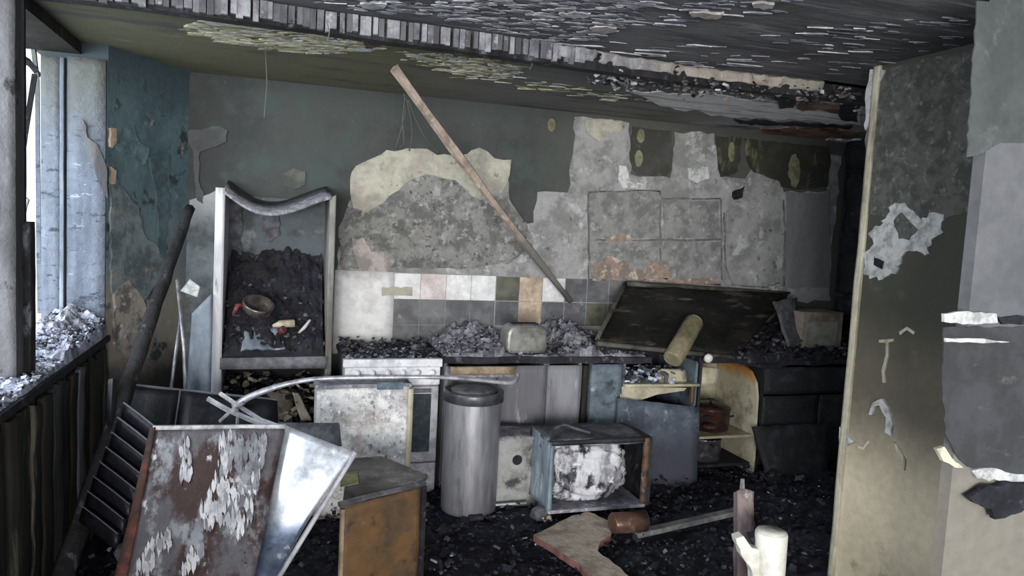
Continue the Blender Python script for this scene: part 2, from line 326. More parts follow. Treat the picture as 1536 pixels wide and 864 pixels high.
    def chip(s, c, size, mi=0, flatn=0.4):
        rot = Euler((random.uniform(-.6, .6), random.uniform(-.6, .6), random.uniform(0, 6.28))).to_matrix()
        a = size * random.uniform(.6, 1.5); b = size * random.uniform(.4, 1.0); h = size * random.uniform(.2, 1.0) * flatn
        c = Vector(c)
        p = []
        for z in (-h, h):
            for (x, y) in ((-a, -b), (a, -b), (a, b), (-a, b)):
                p.append(c + rot @ Vector((x * random.uniform(.5, 1.1), y * random.uniform(.5, 1.1), z)))
        return s.hexa(p, mi)
    def heap(s, x0, x1, y0, y1, zb, fn, nx, ny, mi=0):
        o = len(s.v)
        for j in range(ny + 1):
            for i in range(nx + 1):
                x = x0 + (x1 - x0) * i / nx; y = y0 + (y1 - y0) * j / ny
                e = 0 if (i in (0, nx) or j in (0, ny)) else 1
                q = Vector((x * 9, y * 9, 2.3))
                s.v.append(Vector((x, y, zb + e * max(.004, fn(x, y) + min(.06, fn(x, y)) * (.9 * noise.noise(q) + .6 * noise.noise(q * 2.7) + .4 * noise.noise(q * 6))))))
        for j in range(ny):
            for i in range(nx):
                a = o + j * (nx + 1) + i; s.f.append((a, a + 1, a + nx + 2, a + nx + 1)); s.mi.append(mi if noise.noise(s.v[a] * 11) < .22 else mi + 1); s.sm.append(False)
        return s
    def cleat(s, path, w, d, mi=0):
        return s.tube(path, w, 4, mi, d)

def root_loc(o):
    while o.parent: o = o.parent
    return o.location
def build(name, mb, mats, parent=None, bevel=0.0, loc=None, subsurf=0):
    if not isinstance(mats, (list, tuple)): mats = [mats]
    me = bpy.data.meshes.new(name)
    off = Vector(root_loc(parent)) if parent else Vector(loc) if loc is not None else Vector((0, 0, 0))
    me.from_pydata([tuple(v - off) for v in mb.v], [], mb.f)
    for m in mats: me.materials.append(m)
    me.polygons.foreach_set('material_index', mb.mi)
    me.polygons.foreach_set('use_smooth', mb.sm)
    bm = bmesh.new(); bm.from_mesh(me)
    bmesh.ops.recalc_face_normals(bm, faces=bm.faces)
    bm.to_mesh(me); bm.free()
    me.update()
    o = bpy.data.objects.new(name, me); COL.objects.link(o)
    if parent: o.parent = parent
    elif loc is not None: o.location = off
    if bevel:
        md = o.modifiers.new('bevel', 'BEVEL'); md.width = bevel; md.segments = 2; md.limit_method = 'ANGLE'
    if subsurf:
        md = o.modifiers.new('subsurf', 'SUBSURF'); md.levels = subsurf; md.render_levels = subsurf
    return o
def struct(name, mb, mats, bevel=0.0):
    o = build(name, mb, mats, None, bevel); o['kind'] = 'structure'; return o
def thing(name, label, cat, loc, group=None):
    o = bpy.data.objects.new(name, None); COL.objects.link(o); o.location = loc
    o.empty_display_size = .1
    o['label'] = label; o['category'] = cat
    if group: o['group'] = group
    return o
def solo(name, mb, mats, label, cat, group=None, bevel=0.0, subsurf=0):
    n = len(mb.v)
    c = sum(mb.v, Vector()) / n; c.z = min(v.z for v in mb.v)
    o = build(name, mb, mats, None, bevel, c, subsurf)
    o['label'] = label; o['category'] = cat
    if group: o['group'] = group
    return o
def plabel(o, t): o['label'] = t; return o
def stuff(o): o['kind'] = 'stuff'; return o

def ragged(pts, step=14, amp=3.0):
    out = []
    n = len(pts)
    for i in range(n):
        a, b = pts[i], pts[(i + 1) % n]
        d = math.hypot(b[0] - a[0], b[1] - a[1]); k = max(1, int(d / step))
        for j in range(k):
            t = j / k
            e = amp if j else amp * .3
            out.append((a[0] + (b[0] - a[0]) * t + random.uniform(-e, e), a[1] + (b[1] - a[1]) * t + random.uniform(-e, e)))
    return out

# plan positions (metres): X runs along the back wall, Y goes towards it, camera stands at the origin
YB = 4.93            # back wall
YC = 4.33            # fronts of the base cabinets
ZC = 2.53            # ceiling
XL = -0.86           # inner face of window wall
XP = 2.70            # face of the pier on the right
XR = 4.40            # far right wall of the kitchen

# ================================================================== SETTING
# ---- floor
fl = MB(); nx, ny = 210, 210
x0, x1, y0, y1 = -1.3, 4.6, -0.6, 5.0
for j in range(ny + 1):
    for i in range(nx + 1):
        x = x0 + (x1 - x0) * i / nx; y = y0 + (y1 - y0) * j / ny
        z = 0.03 + .03 * noise.noise(Vector((x * 2.2, y * 2.2, 3))) + .03 * noise.noise(Vector((x * 8, y * 8, 1))) + .018 * noise.noise(Vector((x * 19, y * 19, 1)))
        fl.v.append(Vector((x, y, max(z, 0))))
for j in range(ny):
    for i in range(nx):
        a = j * (nx + 1) + i; fl.f.append((a, a + 1, a + nx + 2, a + nx + 1)); fl.mi.append(0); fl.sm.append(True)
floor = struct('floor', fl, M['floor'])

def smooth0(pl, n=8):
    out = []
    for a, b in zip(pl[:-1], pl[1:]):
        out += [(a[0] + (b[0] - a[0]) * k / n, a[1] + (b[1] - a[1]) * k / n) for k in range(n)]
    return out + [pl[-1]]
M['ghost'] = mat('cabinet_ghost_grey', '#7d7d7c', [('n', '#646463', 8, .52, .09), ('n', '#929291', 14, .60, .06), ('n', '#505050', 22, .66, .05)], bump=.5)
M['soot_line'] = mat('soot_line', '#676766', [('n', '#4c4c4b', 14, .5, .1), ('n', '#80807f', 14, .56, .08)], bump=.6)
# ---- back wall
wb = struct('wall_back', MB().box((-1.1, YB, 0), (4.6, YB + .15, 2.7)), M['wall_paint'])
def wpatch(name, pts, m, lift=.004, step=12, amp=2.5, rag=True, parent=None, lo=0.0):
    p = ragged(pts, step, amp) if rag else pts
    P3 = [aY(x, y, YB) for x, y in p]
    P3 = [Vector((v.x, YB - lo, v.z)) for v in P3]
    return build(name, MB().prism(P3, (0, -lift, 0)), m, parent or wb)
# bared plaster where the wall cabinets hung
wpatch('bare_plaster', [(862, 176), (944, 184), (946, 262), (1006, 268), (1012, 198), (1072, 200), (1080, 262), (1118, 268), (1126, 254), (1172, 274), (1176, 288), (1240, 286), (1246, 232), (1262, 234), (1250, 340), (1246, 452), (900, 452), (858, 446), (742, 448), (738, 418), (505, 408), (508, 370), (720, 392), (760, 345), (800, 334), (806, 288), (852, 288), (860, 230)], M['plaster_grey'], .003, 12, 3)
wpatch('mottled_plaster', [(524, 300), (560, 282), (640, 240), (700, 250), (760, 262), (764, 300), (790, 335), (800, 372), (760, 396), (700, 402), (512, 404), (508, 340)], M['plaster_mottled'], .006)
wpatch('cream_plaster', [(527, 258), (552, 240), (580, 226), (640, 224), (655, 232), (700, 232), (718, 222), (742, 238), (766, 240), (764, 262), (752, 288), (720, 300), (690, 276), (650, 262), (620, 268), (590, 290), (552, 318), (530, 312), (526, 290)], M['plaster_cream'], .010, 10, 3)
wpatch('pink_plaster', [(528, 358), (545, 356), (556, 378), (580, 376), (592, 392), (580, 410), (540, 408), (532, 384)], M['plaster_pink'], .009, 8, 2)
# outlines and skins left by the cabinets
o = wpatch('cabinet_ghost', [(882, 290), (988, 288), (990, 358), (884, 356)], M['ghost'], .008, 16, 1.5)
o = wpatch('cabinet_ghost', [(994, 300), (1078, 300), (1080, 358), (996, 358)], M['ghost'], .008, 16, 1.5)
o = wpatch('cabinet_ghost', [(884, 362), (988, 362), (988, 418), (886, 420)], M['ghost'], .008, 16, 1.5)
o = wpatch('cabinet_ghost', [(994, 362), (1080, 362), (1080, 414), (1050, 424), (994, 422)], M['ghost'], .008, 16, 1.5)
wpatch('cabinet_ghost', [(1090, 318), (1120, 300), (1176, 318), (1172, 424), (1096, 428), (1084, 400)], M['plaster_grey'], .010, 12, 3)
wpatch('grey_render', [(1178, 288), (1244, 288), (1242, 430), (1176, 432)], mat('smooth_grey_render', '#808182', [('n', '#6e6f70', 3, .5, .12, V)], bump=.1), .007, 14, 2)
wpatch('exposed_brick', [(888, 398), (910, 384), (940, 392), (944, 404), (968, 406), (984, 388), (1000, 392), (1004, 416), (888, 420)], M['brick_red'], .013, 8, 3)
wpatch('exposed_brick', [(906, 354), (944, 352), (946, 362), (908, 364)], M['brick_red'], .013, 8, 2)
wpatch('exposed_brick', [(960, 420), (1076, 416), (1070, 426), (1000, 430)], M['brick_red'], .013, 8, 2)
wpatch('cream_plaster', [(876, 178), (932, 182), (930, 198), (914, 200), (900, 214), (888, 206), (878, 196)], M['plaster_cream'], .012, 8, 2)
for gl in ([(880, 288), (990, 286)], [(882, 288), (884, 420)], [(990, 288), (991, 422)], [(884, 360), (1080, 360)], [(994, 298), (1080, 298)], [(1082, 300), (1082, 420)], [(1086, 320), (1088, 400), (1100, 428), (1150, 430), (1170, 424)], [(1176, 300), (1176, 430)], [(884, 420), (1080, 426)]):
    build('soot_line', MB().tube([aY(x + random.uniform(-1, 1), y + random.uniform(-1, 1), YB - .007) for x, y in smooth0(gl)], .006, 6), M['soot_line'], wb)
# hanging remnants of dark paint
wpatch('dark_paint', [(948, 190), (1006, 196), (1008, 244), (1000, 264), (956, 262), (944, 240)], M['paint_dark'], .009, 10, 2)
wpatch('dark_paint', [(1074, 204), (1112, 206), (1106, 258), (1080, 266), (1076, 240)], M['paint_olive'], .009, 10, 2)
wpatch('dark_paint', [(1116, 208), (1242, 220), (1240, 280), (1190, 284), (1172, 280), (1168, 270), (1130, 258), (1120, 240)], M['paint_olive'], .011, 10, 2)
wpatch('dark_paint', [(1098, 288), (1116, 280), (1112, 296), (1100, 300)], M['char'], .012, 6, 2)
for (x, y, w, h) in ((826, 188, 6, 10), (960, 204, 6, 11), (957, 238, 6, 13), (1096, 228, 5, 15), (1190, 256, 9, 26)):
    wpatch('glue_dab', [(x + w * math.cos(a * .7), y + h * math.sin(a * .7)) for a in range(9)], M['glue'], .014, 5, 1.5)
wpatch('white_scar', [(928, 248), (938, 250), (944, 272), (964, 276), (964, 282), (934, 284), (926, 268)], M['peel_white'], .012, 6, 2)
wpatch('white_scar', [(1030, 252), (1046, 254), (1060, 250), (1062, 268), (1044, 274), (1032, 268)], M['peel_white'], .012, 6, 2)
# paint sags and cracks near the left corner
wpatch('paint_blister', [(282, 196), (328, 190), (342, 196), (340, 212), (320, 222), (300, 228), (298, 270), (306, 290), (304, 306), (296, 300), (292, 262), (290, 226), (282, 214)], mat('blister_grey', '#4a4c4c', [('n', '#3f4141', 6, .5, .1)], bump=.3), .014, 8, 1.5)
wpatch('paint_blister', [(424, 260), (440, 252), (458, 258), (458, 276), (440, 284), (426, 278)], mat('blister_pale', '#555650', [('n', '#434441', 9, .5, .1)], bump=.5), .012, 8, 2)
wpatch('grey_render', [(284, 300), (326, 285), (326, 560), (270, 580), (276, 400)], mat('blue_grey_render', '#6a7175', [('n', '#4b5155', 5, .54, .1), ('z', '#8d9092', 1.6, 1.75, .2)], bump=.3), .006, 12, 2)

# wall tiles, one by one
TILE = .172
def tile(x0, z1, m, w=TILE, h=TILE, lab=None, lift=.010):
    g = .0012
    b = MB().box((x0 + g, YB - lift, z1 - h + g), (x0 + w - g, YB, z1 - g))
    t = build('tile', b, M[m], wb, .0015)
    return t
build('tile_bed', MB().box((.372, YB - .0085, .80), (1.48, YB, 1.352)).box((1.48, YB - .008, .80), (2.70, YB, 1.345)), mat('tile_grout', '#8f8f8f', [('n', '#6a6a6a', 6, .54, .1)]), wb)
xt = .765
kinds = ['tile_white', 'tile_pink', 'tile_white', 'tile_white']
build('pale_panel', MB().sheet([(.376, YB - .014, 1.355), (.766, YB - .014, 1.352), (.766, YB - .014, .80), (.376, YB - .014, .80)], 6, 8, .012, .002, 4), M['tile_white'], wb)
for k in range(4): tile(xt + k * .178, 1.348, kinds[k], .178, .176, lift=.016)
for k in range(4):
    for r in range(2): tile(xt + k * .178, 1.172 - r * .176, 'tile_dark', .178, .176)
tile(1.482, 1.345, 'tile_olive'); tile(1.656, 1.345, 'tile_beige'); tile(1.83, 1.345, 'tile_white'); tile(2.004, 1.345, 'tile_dark')
tile(1.482, 1.17, 'tile_dark'); tile(1.656, 1.17, 'tile_beige'); tile(1.83, 1.17, 'tile_dark'); tile(2.004, 1.17, 'tile_dark')
for k in range(3): tile(2.178 + k * .174, 1.345, 'tile_dark')
for k in range(2): tile(2.178 + k * .174, 1.17, 'tile_olive')
wpatch('cream_plaster', [(572, 430), (618, 430), (618, 444), (572, 444)], M['plaster_cream'], .02, 9, 1.5)

# ---- window wall, its angled corner and what remains of the window
wl = struct('wall_left', MB().box((-1.25, -.6, 0), (XL, 4.40, .97)).box((-1.25, -.6, 2.47), (-.98, 4.40, 2.70)), M['char_brown'])
wc = struct('wall_corner', MB().prism([(-1.165, 4.40, 0), (-.855, 4.39, 0), (-.52, 4.93, 0), (-.52, 5.0, 0), (-1.165, 5.0, 0)], (0, 0, 2.7)), M['teal'])
def cpt(px, py):   # point on the angled corner face
    p0 = Vector((-.855, 4.39, 0)); n = Vector((.54, -.335, 0)).normalized()
    d = ray(px, py); return EYEV + d * ((p0 - EYEV).dot(n) / d.dot(n)), n
def cpatch(name, pts, m, lift=.006, step=10, amp=2.5):
    P = [cpt(x, y)[0] for x, y in ragged(pts, step, amp)]
    return build(name, MB().prism(P, cpt(200, 300)[1] * lift), m, wc)
cpatch('paint_blister', [(166, 190), (200, 188), (208, 214), (222, 222), (216, 246), (206, 250), (196, 230), (184, 232), (172, 222)], mat('blister_teal', '#5e757b', [('n', '#41565d', 8, .5, .1)], bump=.6), .010)
cpatch('paint_blister', [(222, 236), (240, 226), (254, 232), (250, 330), (246, 390), (238, 372), (234, 300), (226, 262)], mat('blister_slate', '#4b5d63', [('n', '#36474d', 8, .5, .1)], bump=.4), .008)
cpatch('bare_plaster', [(164, 252), (176, 276), (206, 310), (214, 350), (236, 372), (240, 420), (214, 450), (190, 430), (166, 440), (163, 330)], mat('blue_grey_plaster', '#667073', [('n', '#475054', 6, .52, .09), ('n', '#857d6f', 5, .60, .07)], bump=.8, bscale=20), .012)
cpatch('bare_plaster', [(168, 440), (190, 420), (206, 440), (220, 470), (214, 520), (190, 540), (170, 520)], mat('tan_plaster', '#89837a', [('n', '#55524e', 9, .5, .08), ('n', '#b0aba2', 12, .60, .06)], bump=.8, bscale=20), .016)
cpatch('exposed_brick', [(163, 192), (172, 192), (172, 214), (166, 222), (163, 220)], M['tile_beige'], .014, 8, 1)
cpatch('exposed_brick', [(164, 250), (172, 256), (170, 276), (164, 276)], M['tile_beige'], .014, 8, 1)

win = struct('window_1', MB().box((-1.22, .0, .97), (XL + .02, 4.40, 1.0)), M['char'])
def jamb(px0, px1, top, bot, m, name, t=.03):
    a = aY(px0, 300, 4.40).x; b = aY(px1, 300, 4.40).x
    return build(name, MB().sheet([(a, 4.40 - t, top), (b, 4.40 - t, top), (b, 4.40 - t, bot), (a, 4.40 - t, bot)], 3, 30, t, .006, 7), m, win)
jamb(64, 92, 2.44, 1.0, M['frame_white'], 'jamb_board')
jamb(93, 99, 2.44, 1.0, M['frame_bead'], 'jamb_bead', .045)
jamb(103, 160, 2.45, 1.0, M['frame_white'], 'jamb_board', .035)
# lifting skin of paint on the jamb
pk = [(124, 178), (130, 190), (132, 206), (146, 216), (160, 250), (162, 300), (150, 276), (136, 240), (124, 210)]
build('paint_skin', MB().prism([aY(x, y, 4.36) for x, y in ragged(pk, 8, 1.5)], (0, -.012, 0)), M['post_grey'], win)
# charred near mullion and leftovers of the sash
def vpost(px0, px1, Y, depth, z0, z1, m, name):
    a = aY(px0, 400, Y).x; b = aY(px1, 400, Y).x
    return build(name, MB().sheet([(a, Y, z1), (b, Y, z1), (b, Y, z0), (a, Y, z0)], 4, 40, depth, .008, 9, seed=px0), m, win)
vpost(-26, 24, 3.20, .10, 1.0, 2.5, M['post_grey'], 'mullion_post')
vpost(22, 46, 3.28, .06, 1.0, 1.62, M['char_wood'], 'mullion_post')
vpost(20, 34, 3.30, .05, 1.6, 2.5, M['char_wood'], 'mullion_post')
build('sash_bar', MB().tube([aD(52, 112, 3.75), aD(38, 200, 3.7), aD(24, 300, 3.65)], .016, 4), M['char_wood'], win)
build('sash_bar', MB().tube([aD(50, 70, 3.9), aD(56, 120, 3.9), aD(58, 380, 3.9), aD(60, 470, 3.9)], .014, 4), M['frame_white'], win)
build('sash_bar', MB().tube([aD(26, 84, 3.6), aD(44, 94, 3.8), aD(58, 112, 3.95)], .02, 4), M['post_grey'], win)
build('lintel_board', MB().tube([aD(14, 10, 3.2), aD(60, 52, 3.75), aD(96, 72, 4.05)], .05, 4), M['char_wood'], win)
build('lintel_board', MB().tube([aD(58, 66, 4.05), aD(104, 62, 4.05), aD(160, 80, 4.05)], .035, 4), M['post_grey'], win)
build('melted_drip', MB().tube([aD(32, 292, 3.4), aD(42, 300, 3.4), aD(36, 324, 3.4), aD(28, 336, 3.4)], .008, 6), M['stick_pale'], win)
build('melted_drip', MB().lathe([(.002, 0), (.016, .02), (.018, .05), (.008, .08)], aD(36, 386, 3.15), seg=8), M['stick_pale'], win)
# charred vertical boards below the sill
yb = 2.2
while yb < 4.34:
    w = random.uniform(.09, .15); e = min(yb + w, 4.36)
    d = random.uniform(.008, .03)
    build('board', MB().sheet([(XL + d, yb, .955), (XL + d, e - .008, .95 + random.uniform(-.03, .01)), (XL + d, e - .008, .02), (XL + d, yb, .02)], 3, 14, .02, .012, 6, .03, seed=yb), M['char_brown'] if random.random() < .88 else M['post_grey'], wl)
    yb = e + .002
# ash and rubble lying on the sill
sd = MB()
sh = lambda x, y: .03 + .16 * max(0, (y - 3.5)) * (1 - .5 * abs(x + 1.0) / .14)
for k in range(3800):
    y = 4.34 - 2.0 * random.random() ** 1.5; x = random.uniform(-1.14, XL + .0)
    sd.chip((x, y, .995 + (.5 + .6 * random.random()) * sh(x, y)), random.uniform(.004, .012), random.choice((0, 0, 0, 1, 2, 3)), .7)
sd.heap(-1.16, XL + .01, 2.3, 4.36, .99, sh, 26, 150, 0)
stuff(build('sill_ash', sd, [M['ash_bright'], M['ash'], M['char'], M['ash_mid']], wl))

# ---- pier and near wall on the right
wr = struct('wall_pier', MB().box((XP, 2.30, 0), (XP + .5, 2.88, 2.62)), M['pier'])
wk = struct('wall_right', MB().box((XR, 2.88, 0), (XR + .15, YB, 2.7)), M['char'])
def ppatch(name, pts, m, lift=.005, step=10, amp=2.5):
    P = [aX(x, y, XP) for x, y in ragged(pts, step, amp)]
    P = [Vector((XP, v.y, v.z)) for v in P]
    return build(name, MB().prism(P, (-lift, 0, 0)), m, wr)
ppatch('soot_skin', [(1306, 108), (1360, 96), (1480, 70), (1476, 210), (1460, 320), (1400, 330), (1300, 322), (1292, 340)], M['pier_soot'], .004, 14, 2)
ppatch('plaster_scar', [(1296, 378), (1312, 366), (1304, 350), (1322, 340), (1336, 310), (1360, 304), (1372, 316), (1384, 330), (1402, 318), (1420, 322), (1414, 352), (1400, 360), (1392, 382), (1372, 376), (1352, 384), (1346, 410), (1320, 420), (1298, 412)], M['peel_white'], .009, 5, 4)
ppatch('soot_hole', [(1344, 330), (1356, 318), (1370, 336), (1380, 344), (1366, 360), (1350, 358)], M['pier_soot'], .012, 7, 3)
ppatch('soot_hole', [(1314, 386), (1328, 392), (1326, 404), (1314, 398)], M['char'], .012, 7, 2)
ppatch('plaster_scar', [(1308, 104), (1330, 106), (1320, 124), (1314, 156), (1300, 196), (1300, 150)], M['peel_white'], .010, 8, 2)
ppatch('curled_paint', [(1306, 622), (1312, 604), (1326, 598), (1336, 612), (1342, 636), (1340, 654), (1330, 648), (1332, 626), (1322, 608), (1314, 610), (1312, 622)], M['peel_white'], .014, 7, 1)
ppatch('curled_paint', [(1262, 640), (1272, 652), (1284, 662), (1272, 668), (1262, 664)], M['peel_white'], .012, 7, 1)
for pts in ([(1288, 668), (1296, 670), (1304, 660), (1305, 664), (1297, 675), (1288, 672)], [(1342, 662), (1352, 676), (1360, 690), (1358, 706), (1355, 690), (1346, 676)], [(1320, 510), (1342, 508), (1342, 512), (1334, 514), (1334, 534), (1328, 560), (1330, 574), (1326, 574), (1324, 556), (1330, 532), (1330, 514), (1320, 514)], [(1350, 498), (1362, 490), (1374, 498), (1372, 502), (1362, 495), (1352, 503)]):
    ppatch('paint_crack', pts, M['trim_cream'], .007, 20, .5)
struct('trim_1', MB().sheet([(XP - .012, 2.845, 2.55), (XP - .012, 2.885, 2.55), (XP - .012, 2.885, 0), (XP - .012, 2.845, 0)], 3, 40, .03, .006, 5), M['trim_cream'])
for k in range(5):
    z = .3 + k * .5
    build('charred_batten', MB().sheet([(XR - .02, 4.40, z + .47), (XR - .02, 4.9, z + .47), (XR - .02, 4.9, z), (XR - .02, 4.40, z)], 8, 8, .02, .05, 5, .05, seed=k), M['char_black'], wk)

XN = 2.245
wn_ = struct('wall_near', MB().box((XN, 1.88, 0), (4.2, 1.925, 2.72)), M['near_wall'])
def npatch(name, pts, m, lift=.006, step=10, amp=2, lo=0):
    P = [aY(x, y, 1.88) for x, y in ragged(pts, step, amp)]
    return build(name, MB().prism([Vector((v.x, 1.88 - lo, v.z)) for v in P], (0, -lift, 0)), m, wn_)
npatch('soot_patch', [(1414, 490), (1560, 490), (1600, 716), (1540, 716), (1476, 708), (1450, 700), (1430, 680), (1416, 650), (1412, 560)], M['near_dark'], .005)
npatch('upper_paint', [(1464, 2), (1600, -2), (1600, 210), (1500, 214), (1470, 230), (1448, 236), (1456, 130)], mat('upper_grey_green', '#4a4e4e', [('n', '#3f4544', 4, .52, .1), ('n', '#5c6060', 8, .63, .08)], bump=.2), .004)
npatch('torn_paper_edge', [(1412, 470), (1440, 466), (1490, 470), (1492, 484), (1440, 486), (1412, 482)], M['peel_white'], .012, 8, 1.5)
npatch('torn_paper_edge', [(1492, 474), (1536, 474), (1600, 476), (1600, 486), (1500, 486)], M['char'], .010, 8, 2)
npatch('torn_paper_edge', [(1414, 506), (1470, 507), (1510, 512), (1470, 514), (1414, 512)], M['peel_white'], .012, 10, 1)
npatch('torn_paper_edge', [(1452, 704), (1480, 700), (1520, 710), (1600, 710), (1600, 722), (1510, 720), (1460, 716)], M['peel_white'], .016, 8, 2)
npatch('torn_paper_edge', [(1400, 672), (1412, 668), (1422, 684), (1440, 700), (1428, 700), (1410, 690)], M['trim_cream'], .014, 8, 2)
# a hanging scrap of scorched lining below the tear
hs = [(1446, 744), (1470, 728), (1510, 722), (1600, 724), (1600, 760), (1540, 756), (1500, 774), (1484, 776), (1480, 760), (1456, 752)]
solo('lining_scrap', MB().prism([aY(x, y, 1.858) for x, y in ragged(hs, 8, 2)], (0, -.02, 0)), M['char'], 'black scrap of scorched lining hanging loose on the near right wall', 'scrap')

# ---- ceiling
ce = MB()
bp = [(200, 14), (356, 31), (473, 51), (575, 64), (700, 80), (800, 94), (879, 108), (988, 128), (1100, 140), (1147, 144)]
pts = [aZ(x, y, 2.46) for x, y in bp]
edge = [Vector((-1.25, 3.22, 0))] + [Vector((p.x, 3.20 + .5 * (p.y - 3.25), 0)) for p in pts] + [Vector((2.70, 3.24, 0)), Vector((4.6, 3.24, 0))]
near = [(-1.25, -.6, 2.545), (4.6, -.6, 2.545)] + [(p.x, p.y, 2.545) for p in reversed(edge)]
far_ = [(-1.3, 5.0, ZC), (4.6, 5.0, ZC)] + [(p.x, p.y, ZC) for p in reversed(edge)]
ce.prism(near, (0, 0, .15), 0); ce.prism(far_, (0, 0, .16), 1)
ceil = struct('ceiling', ce, [M['ceil_near'], M['ceil_far']])
# downstand with charred lath ends that divides the two ceilings
bm_ = MB()
for a, b in zip(edge[:-1], edge[1:]):
    d = (b - a); n_ = Vector((d.y, -d.x, 0)).normalized() * -1
    zt = 2.55
    A = [a, b, b + Vector((0, .07, 0)), a + Vector((0, .07, 0))]
    z0a = 2.455 + .012 * noise.noise(a * 4); z0b = 2.455 + .012 * noise.noise(b * 4)
    bm_.hexa([A[0] + Vector((0, 0, z0a)), A[1] + Vector((0, 0, z0b)), A[2] + Vector((0, 0, z0b)), A[3] + Vector((0, 0, z0a))] + [p + Vector((0, 0, zt)) for p in A])
beam = struct('trim_2', bm_, M['char_wood'])
lb = MB()
acc = 0
for a, b in zip(edge[:-1], edge[1:]):
    if a.x > 2.7: break
    L_ = (b - a).length; n_ = int(L_ / .027)
    for k in range(n_):
        p = a + (b - a) * ((k + random.uniform(.3, .7)) / n_)
        if p.x > 1.35: continue
        w = .0125 + random.uniform(-.003, .002); zb = 2.462 + random.uniform(-.004, .014); dy = .012 + random.uniform(0, .014)
        lb.box((p.x - w, p.y - dy, zb), (p.x + w, p.y + .01, 2.54), random.choice((0, 0, 2, 2, 1)))
for a, b in zip(edge[:-1], edge[1:]):
    if a.x < 1.1 or a.x > 2.6: continue
    lb.sheet([Vector((a.x, a.y - .02, 2.535)), Vector((b.x, b.y - .02, 2.535)), Vector((b.x, b.y - .012, 2.485)), Vector((a.x, a.y - .012, 2.485))], 30, 4, .02, .03, 14, .16, seed=a.x)
stuff(build('lath_end', lb, [M['lath'], M['post_grey'], mat('lath_soot_grey', '#717177', [('n', '#4f4f54', 9, .5, .12), ('n', '#99989a', 14, .62, .06)], bump=.9)], beam))
def cpatch2(name, pts, m, z=2.53, lift=.006, step=10, amp=2.5):
    P = [aZ(x, y, z) for x, y in ragged(pts, step, amp)]
    return build(name, MB().prism(P, (0, 0, -lift)), m, ceil)
def in_poly(x, y, pts):
    c = False
    for (ax_, ay_), (bx_, by_) in zip(pts, pts[1:] + pts[:1]):
        if (ay_ > y) != (by_ > y) and x < (bx_ - ax_) * (y - ay_) / (by_ - ay_) + ax_: c = not c
    return c
def slivers(mb, pts, n, z, w, h, nm):
    xs = [p[0] for p in pts]; ys = [p[1] for p in pts]; k = 0
    for _ in range(n * 12):
        if k >= n: break
        x, y = random.uniform(min(xs), max(xs)), random.uniform(min(ys), max(ys))
        if not in_poly(x, y, pts): continue
        k += 1
        a, b = random.uniform(*w), random.uniform(*h); sl = random.uniform(.0, .12)
        q = [(x - a, y - sl * a), (x - a * .3, y - b - sl * a * .3), (x + a * .6, y - b * .7 + sl * a * .6), (x + a, y + sl * a), (x + a * .4, y + b + sl * a * .4), (x - a * .5, y + b * .8 - sl * a * .5)]
        P = [aZ(u, v, z) for u, v in q]
        mb.prism([p + Vector((0, 0, random.uniform(-.003, 0))) for p in P], (0, 0, -random.uniform(.002, .005)), random.randrange(nm))
pl_ = MB()
slivers(pl_, [(280, 42), (310, 28), (350, 26), (380, 38), (410, 50), (440, 60), (520, 62), (590, 58), (570, 72), (520, 78), (460, 80), (420, 76), (380, 70), (330, 62), (320, 54), (286, 50)], 420, 2.53, (4, 20), (.5, 1.3), 4)
slivers(pl_, [(330, 34), (420, 40), (500, 56), (590, 62), (600, 66), (520, 66), (440, 62), (380, 54)], 150, 2.53, (4, 18), (.4, 1.1), 4)
slivers(pl_, [(600, 76), (680, 82), (740, 90), (790, 100), (752, 118), (700, 110), (680, 100), (640, 94)], 190, 2.53, (4, 16), (.5, 1.3), 4)
slivers(pl_, [(590, 84), (800, 118), (1000, 150), (1200, 176), (900, 150), (700, 120)], 90, 2.53, (4, 18), (.3, .8), 4)
stuff(build('peeled_paint', pl_, [M['flake_cream'], M['flake_cream'], mat('ceiling_flake_olive', '#8a8766', [('n', '#5c5b42', 12, .5, .1)], bump=.4), M['flake_white']], ceil))
cpatch2('peeled_paint', [(545, 58), (572, 56), (568, 64), (550, 66)], M['rust_board'], 2.53, .02, 8, 2)
cpatch2('torn_board', [(940, 136), (1060, 140), (1150, 150), (1290, 150), (1292, 186), (1200, 180), (1080, 172), (990, 158)], M['ceil_pale'], 2.53, .006, 12, 3)
cpatch2('torn_board', [(1140, 192), (1230, 190), (1290, 196), (1286, 204), (1200, 206), (1150, 202)], M['rust_board'], 2.53, .010, 9, 2)
cpatch2('torn_board', [(1130, 206), (1200, 207), (1292, 208), (1290, 218), (1200, 214)], M['ceil_pale'], 2.53, .012, 9, 2)
cpatch2('torn_board', [(1160, 140), (1200, 140), (1190, 158), (1170, 160)], M['paint_olive'], 2.53, .016, 7, 2)
cpatch2('torn_board', [(1264, 146), (1290, 148), (1286, 180), (1270, 178), (1258, 170)], M['char'], 2.53, .016, 7, 3)
cpatch2('torn_board', [(1200, 150), (1262, 152), (1264, 168), (1196, 160)], M['rust_board'], 2.53, .014, 8, 3)
cpatch2('torn_board', [(1100, 178), (1280, 188), (1276, 192), (1110, 184)], M['char'], 2.53, .010, 8, 2)
